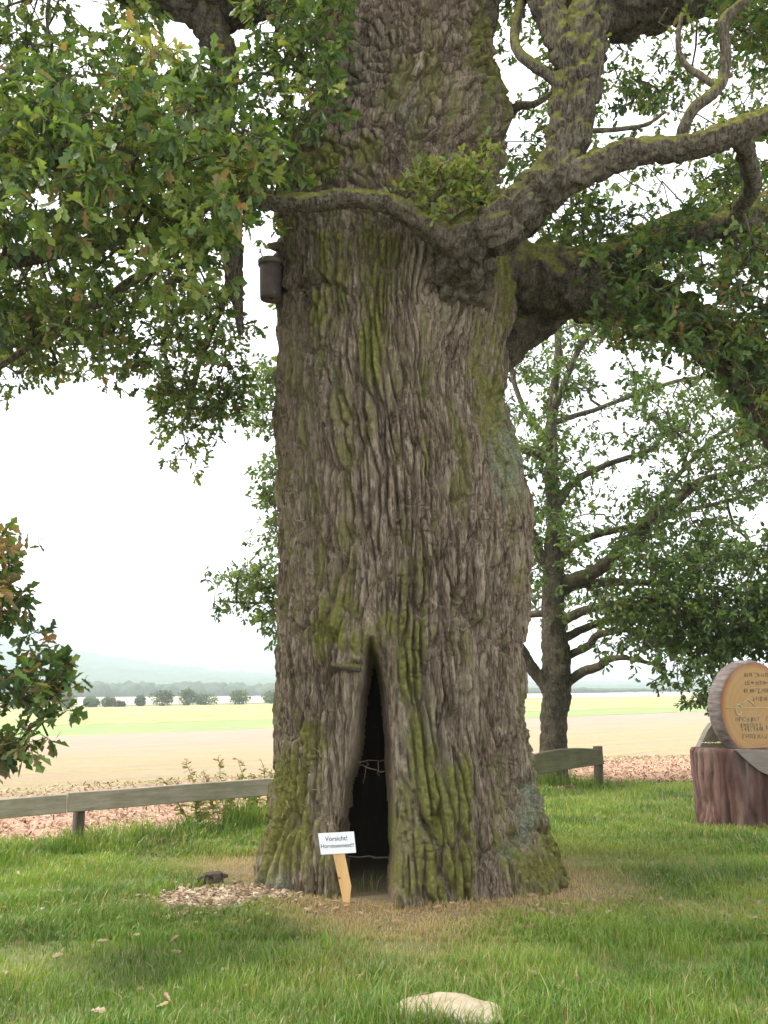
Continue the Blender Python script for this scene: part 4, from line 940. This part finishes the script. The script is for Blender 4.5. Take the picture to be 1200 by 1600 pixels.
be.add(*disc_line([(-.26, .05), (-.2, .09), (-.13, .125), (-.08, .085), (-.02, .04)], .007)); be.add(*disc_line([(-.5, .015), (-.3, .015), (-.1, .012), (.1, .02), (.3, .01), (.5, .012)], .006))
mk('emblem', *be.out(), M_EMB, face, kind='stuff')
# grey stone wedge leaning behind, and the small flowers on the plinth
sq = P(1118, 1172, MY + 0.12); sq.z = ztop
wed = [(1094, 1173), (1098, 1158), (1106, 1141), (1114, 1130), (1126, 1128), (1140, 1150), (1146, 1173)]
V, F = prism([(P(a, b_, MY + .1).x, max(ztop + 0.002, P(a, b_, MY + .1).z)) for a, b_ in wed][::-1], MY + .1, MY + .28)
mk('stone_slab', V, F, plain('grey_stone', [(0.3, (0.16, 0.145, 0.11)), (0.7, (0.27, 0.25, 0.2))], 9, None, .9, .8, 25, .02), None, smooth=False, label="small grey wedge stone leaning behind the round wooden slice on the log block", cat="stone", loc=tuple(sq))
fb = P(1118, 1170, MY - .1); fb.z = ztop + .005
flw = thing('flower_bunch', tuple(fb), "tiny white and yellow flowers laid on the log block beside the wooden slice", "flowers")
M_PET = {'white': None, 'yellow': None, 'green': None}
for k, c in (('white', (0.8, 0.8, 0.78)), ('yellow', (0.75, 0.62, 0.05)), ('green', (0.1, 0.2, 0.04))):
    m, n, b = mat('petal_' + k); b.inputs['Base Color'].default_value = (*c, 1); M_PET[k] = m
for k in range(9):
    p = np.array(fb) + np.array([rng.uniform(-.13, .13), rng.uniform(-.1, .06), 0.03 + rng.uniform(0, .03)])
    bb = Bag()
    for q in range(6):
        t = q * math.pi / 3; d = np.array([math.cos(t), math.sin(t), .35]); s_ = np.array([-math.sin(t), math.cos(t), 0])
        bb.add(np.array([p, p + d * .03 - s_ * .018, p + d * .05, p + d * .03 + s_ * .018]), np.array([[0, 1, 2, 3]]))
    mk('blossom', *bb.out(), M_PET['white' if k % 2 else 'yellow'], flw, smooth=False)
bb = Bag()
for k in range(9):
    p = np.array(fb) + np.array([rng.uniform(-.12, .12), rng.uniform(-.1, .05), 0]); bb.add(*tube(np.array([p, p + (rng.uniform(-.04, .04), rng.uniform(-.04, .04), .02), p + (rng.uniform(-.06, .06), 0, .035)]), np.array([.003, .003, .002]), 4))
mk('stem', *bb.out(), M_PET['green'], flw, kind='stuff')

# ------------------------------------------------------------------ stone in the grass, bark lump
def pebble(c, r3, seed, sub=4, rough=0.25):
    import bmesh
    bm = bmesh.new(); bmesh.ops.create_icosphere(bm, subdivisions=sub, radius=1.0)
    V = np.array([v.co[:] for v in bm.verts]); F = np.array([[v.index for v in f.verts] for f in bm.faces]); bm.free()
    d = 1 + rough * fbm(V[:, 0] * 1.3 + seed, V[:, 1] * 1.3, V[:, 2] * 1.3, s=seed, o=4) + 0.05 * fbm(V[:, 0] * 9, V[:, 1] * 9, V[:, 2] * 9, s=seed + 4, o=2)
    return V * d[:, None] * np.array(r3) + np.array(c), F
sp_ = G(698, 1592)
mk('flat_stone', *pebble((sp_.x, sp_.y - 0.02, 0.025), (0.285, 0.17, 0.085), 5), plain('beige_stone', [(0.3, (0.28, 0.22, 0.15)), (0.55, (0.40, 0.33, 0.23)), (0.75, (0.5, 0.43, 0.32))], 7, None, .9, .7, 30, .015), None, label="flat beige stone half sunk in the tall grass", cat="stone", loc=tuple(sp_))
lp = G(336, 1380)
V, F = pebble((0, 0, 0), (0.10, 0.04, 0.04), 9, 4, 1.1); ca, sa = math.cos(.5), math.sin(.5)
V = np.stack([V[:, 0] * ca - V[:, 1] * sa + lp.x, V[:, 0] * sa + V[:, 1] * ca + lp.y, V[:, 2] + .045], 1)
mk('bark_lump', V, F, M_POST, None, label="dark lump of fallen bark lying on the wood chip patch", cat="bark", loc=tuple(lp))

# ------------------------------------------------------------------ lawn
PC = G(345, 1402); PRX, PRY = 0.50, 0.42
def patch(x, y): return ((x - PC.x) / PRX) ** 2 + ((y - PC.y) / PRY) ** 2 + 0.9 * fbm(x * 3, y * 3, s=66, o=3)
def lawn_points(n, ylo, yhi, mode):
    res = []
    got = 0
    while got < n:
        k = n; y = ylo + (yhi - ylo) * rng.random(k) ** (1.35 if mode == 0 else 1.0); x = rng.uniform(-1, 1, k) * (0.42 * y + 0.8)
        ok = (y < field_edge(x) + 0.25)
        th = np.arctan2(x - 0.26, 9.6 - y); rr2 = np.hypot(x - 0.26, y - 9.6); tr = np.interp(0.0, zz, rr_) * (1 + 0.05 * np.cos(6 * th + 0.6))
        ok &= rr2 > tr * 0.99
        dry = np.exp(-np.maximum(rr2 - tr, 0) / 0.55) * 1.2 + 1.0 * fbm(x * 0.8, y * 0.8, s=55, o=4) + 0.30 * np.exp(-((y - 7.7) / 0.7) ** 2) + 0.12
        dry = dry * np.clip((11.5 - y) / 1.5, 0.25, 1)
        keep = rng.random(k) > np.clip((dry - 0.5) * 0.7, 0, 0.42)
        keep &= ~((patch(x, y) < 1) & (rng.random(k) > 0.04))
        keep &= ((x - sp_.x) / 0.27) ** 2 + ((y - sp_.y) / 0.15) ** 2 > 1
        ok &= keep
        res.append(np.stack([x[ok], y[ok], dry[ok]], 1)); got += int(ok.sum())
    return np.vstack(res)[:n]
def blades(pts, hgt, wid, tall=None, lean=0.5):
    n = len(pts); x, y, dry = pts.T; z0 = terrain(x, y) - 0.005
    tuft = fbm(x * 2.2, y * 2.2, s=77, o=3)
    h = hgt * rng.uniform(0.5, 1.25, n) * (1 + 0.9 * tuft) * (1 - 0.35 * np.clip(dry, 0, 1))
    if tall is not None: h = h * tall(x, y)
    h = np.maximum(h, 0.015)
    a = rng.uniform(0, 2 * np.pi, n); dx, dy = np.cos(a), np.sin(a); b = a + rng.normal(np.pi / 2, 0.5, n); lx, ly = np.cos(b), np.sin(b)
    ln = h * np.abs(rng.normal(0, lean, n)) + 0.15 * h
    w_ = wid * rng.uniform(0.7, 1.4, n)
    B = np.stack([x, y, z0], 1); W = np.stack([dx * w_ / 2, dy * w_ / 2, 0 * x], 1); Ld = np.stack([lx * ln, ly * ln, 0 * x], 1)
    up = np.stack([0 * x, 0 * x, h], 1)
    m = B + up * 0.62 + Ld * 0.3; t = B + up * 0.98 + Ld
    V = np.stack([B - W, B + W, m + W * .8, m - W * .8, t], 1).reshape(-1, 3); i = np.arange(n)[:, None] * 5
    tint = np.clip(0.42 + 0.75 * fbm(x * 1.3, y * 1.3, s=88, o=4) + rng.normal(0, 0.18, n), 0, 1)
    dr = np.clip((dry - 0.18) * 0.85 + rng.normal(0, 0.24, n), 0, 0.97)
    dr = np.where(rng.random(n) < 0.06, rng.uniform(.5, 1, n), dr)
    return V, [i + np.array([[0, 1, 2, 3]]), i + np.array([[3, 2, 4]])], np.repeat(tint, 5), np.repeat(dr, 5)
def fence_tall(x, y):
    d = field_edge(x) - y; left = np.clip((1.2 - x) / 2.0, 0.15, 1)
    return 1 + (2.2 * np.exp(-(np.maximum(d - 0.2, 0) / 0.7) ** 2)) * left * (0.7 + 0.8 * fbm(x * 1.5, y * 1.5, s=12))
M_GRASS = leaf_mat('grass_blade', [(0.0, (0.06, 0.13, 0.016)), (0.4, (0.12, 0.225, 0.026)), (0.75, (0.19, 0.29, 0.04)), (1.0, (0.31, 0.37, 0.08))], (0.46, 0.34, 0.18), 0.35)
gr = []
for n_, a, b_, h_, w_ in ((66000, 4.2, 7.0, 0.085, 0.0050), (74000, 7.0, 10.5, 0.075, 0.0065), (54000, 10.5, 19.5, 0.085, 0.0095)):
    gr.append(blades(lawn_points(n_, a, b_, 0), h_, w_, fence_tall))
def merge_gr(lst):
    V, q, t, T, B, n = [], [], [], [], [], 0
    for v, f, a, b_ in lst: V.append(v); q.append(f[0] + n); t.append(f[1] + n); T.append(a); B.append(b_); n += len(v)
    return np.vstack(V), [np.vstack(q), np.vstack(t)], np.concatenate(T), np.concatenate(B)
# long tufts before the flat stone and round the tree feet
def tuft(cx, cy, sx_, sy_, n, h, w_):
    p = np.stack([rng.normal(cx, sx_, n), rng.normal(cy, sy_, n), np.full(n, 0.0)], 1); return blades(p, h, w_, None, 0.6)
gr += [tuft(sp_.x - .02, sp_.y - .24, .16, .04, 260, .17, .006), tuft(sp_.x + .3, sp_.y - .05, .08, .1, 200, .15, .005), tuft(sp_.x - .34, sp_.y, .07, .1, 160, .13, .005), tuft(b2.x, b2.y - .5, .55, .15, 500, .28, .01), tuft(b2.x + .5, b2.y - .5, .3, .2, 250, .25, .01)]
for k in range(90):
    y = rng.uniform(5, 9.5); x = rng.uniform(-.4, .4) * y
    if math.hypot(x - .26, y - 9.6) > 2.2: gr.append(tuft(x, y, .07, .07, int(rng.integers(20, 60)), rng.uniform(.09, .15), .0045))
q_ = G(575, 1394); gr.append(tuft(q_.x, q_.y + .08, .12, .05, 40, .16, .004)); 
V, F, T_, B_ = merge_gr(gr)
mk('grass', V, F, M_GRASS, None, smooth=False, attrs={'tint': T_, 'brown': B_}, label="short green lawn grass with dry straw patches round the giant trunk", cat="grass", kind='stuff')

# wood chips, straw and fallen leaves
n_ = 3600; x = rng.normal(PC.x, PRX * .75, n_); y = rng.normal(PC.y, PRY * .75, n_); ok = ((patch(x, y) < 1.35) | (rng.random(n_) < .35)) & (np.hypot(x - .26, y - 9.6) > 1.38); x, y = x[ok], y[ok]; n_ = len(x)
a = rng.uniform(0, 6.28, n_); l_ = rng.uniform(.008, .028, n_); w_ = l_ * rng.uniform(.35, .9, n_); th = rng.uniform(.003, .009, n_); z0 = terrain(x, y) + rng.uniform(0.0, .018, n_)
ex = np.stack([np.cos(a), np.sin(a), rng.normal(0, .25, n_)], 1); ey = np.stack([-np.sin(a), np.cos(a), rng.normal(0, .25, n_)], 1); C = np.stack([x, y, z0], 1)
sg = np.array([[i_, j_, k] for i_ in (-1, 1) for j_ in (-1, 1) for k in (0, 1)])
V = (C[:, None] + sg[None, :, 0, None] * (ex * l_[:, None])[:, None] + sg[None, :, 1, None] * (ey * w_[:, None])[:, None] + np.array([0, 0, 1.0]) * (sg[None, :, 2] * th[:, None])[..., None])
F = (box((0, 0, 0), (1, 1, 1))[1][None] + (np.arange(n_) * 8)[:, None, None]).reshape(-1, 4)
tc_ = np.repeat(rng.random(n_), 8)
m, n, b = mat('wood_chip'); setc(n, b, ramp(n, attr(n, 'tint'), [(0.0, (0.12, 0.075, 0.05)), (0.45, (0.32, 0.22, 0.14)), (0.8, (0.48, 0.37, 0.25)), (1.0, (0.66, 0.56, 0.42))]))
mk('wood_chips', V.reshape(-1, 3), F, m, None, smooth=False, attrs={'tint': tc_}, label="pale wood chips strewn on bare soil beside the giant trunk's foot", cat="wood chips", kind='stuff')
n_ = 420; yy = rng.uniform(5, 12, n_); xx = rng.uniform(-.42, .42, n_) * yy
k2 = rng.random(n_) < .5; xx = np.where(k2, .26 + rng.normal(0, 1.5, n_), xx); yy = np.where(k2, 7.9 + rng.normal(0, .35, n_), yy)
ok = np.hypot(xx - .26, yy - 9.6) > 1.5; xx, yy = xx[ok], yy[ok]; n_ = len(xx)
d = rng.normal(0, 1, (n_, 3)); d[:, 2] *= .2; up = rng.normal(0, .35, (n_, 3)); up[:, 2] += 1
V, F, k = leaves(np.stack([xx, yy, terrain(xx, yy) + rng.uniform(.03, .055, n_)], 1), d, up, rng.uniform(.05, .09, n_), True)
mk('leaf_litter', V, F, leaf_mat('dead_leaf', [(0.0, (0.2, 0.11, 0.06)), (1.0, (0.42, 0.3, 0.19))], (0.35, 0.22, 0.12), .2), None, smooth=False, attrs={'tint': np.repeat(rng.random(n_), k), 'brown': np.zeros(n_ * k)}, label="brown fallen oak leaves scattered over the lawn", cat="leaves", kind='stuff')

# straw, clods and stubble on the near edge of the field
n_ = 42000; xx = rng.uniform(-9, 12, n_); yy = field_edge(xx) + 0.1 + 9 * rng.random(n_) ** 2.0; a = rng.uniform(0, 6.28, n_); l_ = rng.uniform(.012, .045, n_); w_ = rng.uniform(.004, .013, n_)
C = np.stack([xx, yy, terrain(xx, yy) + .022 + rng.uniform(0, .025, n_)], 1); ex = np.stack([np.cos(a), np.sin(a), rng.normal(0, .45, n_)], 1) * l_[:, None]; ey = np.stack([-np.sin(a), np.cos(a), rng.normal(0, .4, n_)], 1) * w_[:, None]
V = np.stack([C - ex - ey, C + ex - ey, C + ex + ey, C - ex + ey], 1).reshape(-1, 3)
m, n, b = mat('field_straw'); setc(n, b, ramp(n, attr(n, 'tint'), [(0.0, (0.12, 0.06, 0.04)), (0.35, (0.34, 0.185, 0.12)), (0.7, (0.46, 0.30, 0.2)), (1.0, (0.56, 0.46, 0.28))]))
mk('stubble', V, np.arange(n_ * 4).reshape(-1, 4), m, None, smooth=False, attrs={'tint': np.repeat(rng.random(n_), 4)}, label="reddish straw and crop litter on the near edge of the field", cat="stubble", kind='stuff')

# ------------------------------------------------------------------ tall weeds along the fence
M_WEED = leaf_mat('weed_leaf', [(0.0, (0.1, 0.15, 0.03)), (1.0, (0.27, 0.3, 0.08))], (0.28, 0.2, 0.1), .4)
M_WSTEM = plain('weed_stem', [(0.3, (0.14, 0.13, 0.05)), (0.7, (0.22, 0.17, 0.09))], 20)
for i, (bx, tx, ty, off) in enumerate(((318, 290, 1186, .5), (350, 343, 1180, .6), (388, 372, 1186, .5), (420, 409, 1188, .6), (300, 252, 1216, .4), (335, 318, 1205, .5), (405, 392, 1212, .4), (365, 352, 1225, .4), (430, 425, 1205, .5), (310, 300, 1235, .35))):
    bp = FP(bx, 1300, off); bp[2] = float(terrain(bp[0], bp[1])); tp = FP(tx, ty, off)
    t = np.linspace(0, 1, 14)[:, None]; C = bp + (tp - bp) * t; C[:, :2] += ((tp - bp)[:2] * 0.35)[None] * (t * t - t); C += rng.normal(0, .008, C.shape)
    wd = thing('tall_weed', tuple(bp), "tall weed stalk with brown seed tip rising well above the grey fence plank" if i < 4 else "leafy weed stalk growing behind the grey fence plank, no higher than its top", "weed", "weeds by the fence")
    mk('stem', *tube(C, np.linspace(.007, .003, 14), 6), M_WSTEM, wd)
    k = 70; s_ = rng.uniform(.12, 1, k); pos = np.stack([np.interp(s_, t[:, 0], C[:, q]) for q in range(3)], 1)
    d = rng.normal(0, 1, (k, 3)); d[:, 2] = d[:, 2] * .4 + .25; up = rng.normal(0, .4, (k, 3)); up[:, 2] += 1
    V, F, kk = leaves(pos, d, up, rng.uniform(.07, .15, k) * (1.2 - .7 * s_), False)
    mk('leaf_cluster', V, F, M_WEED, wd, smooth=False, attrs={'tint': np.repeat(rng.random(k), kk), 'brown': np.repeat(np.where(s_ > .8, .7, .1), kk)}, kind='stuff')

# ------------------------------------------------------------------ far trees, the wood below the hills
M_FARLEAF = leaf_mat('far_leaf', [(0.0, (0.04, 0.07, 0.022)), (0.5, (0.07, 0.11, 0.03)), (1.0, (0.13, 0.17, 0.05))], (0.06, 0.035, 0.03), .2)
def crown(c, rx, rz, n, size):
    q = rng.normal(0, 1, (n, 3)); q /= np.linalg.norm(q, axis=1)[:, None]; rad = rng.random(n) ** .25
    lump = 1 + 0.35 * fbm(q[:, 0] * 2.2 + c[0], q[:, 1] * 2.2, q[:, 2] * 2.2 + c[1], s=6, o=3)
    p = c + q * (rad * lump)[:, None] * np.array([rx, rx, rz])
    return leaves(p, q + rng.normal(0, .6, (n, 3)), q + rng.normal(0, .4, (n, 3)) + (0, 0, .5), size * rng.uniform(.6, 1.3, n), False), n
fars = ((253, 1104, 40, 25, 0.15, "broad dark round tree at the far meadow edge, darkest of its row"), (293, 1104, 30, 25, .45, "pale green rounded tree right beside the broad dark tree at the meadow edge"), (321, 1103, 40, 16, .5, "low spreading bush next to the pale rounded tree at the meadow edge"),
    (374, 1103, 34, 22, .6, "light green domed tree standing alone at the far meadow edge"), (424, 1101, 32, 19, .55, "low domed tree at the meadow edge close to the giant trunk's outline"), (219, 1106, 16, 16, .3, "small slim dark tree beside the broad dark tree at the meadow edge"),
    (187, 1107, 16, 8, .2, "small low purple bush at the far meadow edge"), (169, 1107, 22, 15, .5, "small rounded green tree next to the purple bush at the meadow edge"), (142, 1107, 26, 16, .55, "rounded green tree at the far meadow edge near the hanging oak spray"),
    (100, 1108, 44, 24, .4, "wide green tree at the far meadow edge behind the hanging oak spray"), (60, 1108, 36, 22, .4, "wide green tree at the far meadow edge behind the hanging oak spray"), (20, 1108, 40, 20, .45, "wide green tree at the far meadow edge behind the hanging oak spray"))
for i, (px, py, wpx, hpx, tm, lab) in enumerate(fars):
    d_ = 352 + 8 * (i % 3); mpp = MPP(py, d_); bp = P(px, py, d_); bp.z = float(terrain(bp.x, bp.y)) ; hh = hpx * mpp; ww = wpx * mpp / 2
    ft = thing('field_tree' if hpx > 12 else 'field_bush', tuple(bp), lab, "tree" if hpx > 12 else "bush", "trees along the far meadow edge")
    mk('trunk', *tube(np.array([bp, bp + Vector((0, 0, hh * .3)), bp + Vector((.1, 0, hh * .6))]), np.array([.3, .25, .15]) * hh / 6, 7), M_BARK2, ft)
    parts = [crown(np.array(bp) + (0, 0, hh * .52), ww * .9, hh * .46, 700, 0.75)]
    for k in range(3): parts.append(crown(np.array(bp) + (rng.uniform(-.45, .45) * ww, rng.uniform(-.3, .3) * ww, hh * rng.uniform(.35, .7)), ww * .5, hh * .28, 220, .65))
    bagv, f_, n0, T_ = [], [], 0, []
    for (V, F, kk), n_ in parts: bagv.append(V); f_.append(F + n0); n0 += len(V); T_.append(np.repeat(np.clip(rng.normal(tm, .18, n_), 0, 1), kk))
    mk('crown', np.vstack(bagv), np.vstack(f_), M_FARLEAF, ft, smooth=False, attrs={'tint': np.concatenate(T_), 'brown': np.full(n0, .9 if i == 6 else (.25 if i == 0 else 0.0))}, kind='stuff')
import bmesh
bm = bmesh.new(); bmesh.ops.create_icosphere(bm, subdivisions=2, radius=1.0); IV = np.array([v.co[:] for v in bm.verts]); IF = np.array([[v.index for v in f.verts] for f in bm.faces]); bm.free()
bw = Bag()
for k in range(620):
    px = rng.uniform(-500, 1750); dd_ = rng.uniform(880, 1080); x = (px - 600) / FPX * dd_ * 1.02; zb = zof(np.interp(px, [0, 437, 1000], [1093, 1092, 1080]), dd_)
    topy = np.interp(px, [-500, 0, 437, 800, 1100, 1750], [1058, 1063, 1068, 1074, 1076, 1070]); ht = (zof(topy, dd_) - zb) * rng.uniform(.75, 1.02); rx = rng.uniform(6, 11)
    dsp = 1 + .3 * fbm(IV[:, 0] * 1.7 + k, IV[:, 1] * 1.7, IV[:, 2] * 1.7, s=3, o=3)
    bw.add(IV * dsp[:, None] * np.array([rx, rx, ht * .55]) + np.array([x, dd_, zb + ht * .5]), IF)
m, n, b = mat('far_wood'); g = nn(n, 'ShaderNodeNewGeometry').outputs['Position']
setc(n, b, ramp(n, noise(n, 0.08, 5, 0.7, vec=g), [(0.3, (0.03, 0.055, 0.03)), (0.7, (0.065, 0.1, 0.04))])); bump(n, b, noise(n, .5, 5, .7, vec=g), 1.0, 2.0)
mk('forest', *bw.out(), m, None, label="dark belt of forest along the foot of the misty hills", cat="forest", kind='stuff')

# ------------------------------------------------------------------ haze
hm = bpy.data.materials.new('haze'); hm.use_nodes = True; hn = hm.node_tree; hn.nodes.clear()
ho = hn.nodes.new('ShaderNodeOutputMaterial'); pv = hn.nodes.new('ShaderNodeVolumePrincipled'); hn.links.new(pv.outputs[0], ho.inputs['Volume'])
pv.inputs['Color'].default_value = (0.80, 0.91, 1.0, 1); pv.inputs['Density'].default_value = HAZE; pv.inputs['Anisotropy'].default_value = 0.0
V, F = box((0, 2200, 85), (5200, 2600, 125)); mk('haze', V, F, hm, None, smooth=False, kind='stuff', label="pale haze lying over the fields and hills", cat="haze")
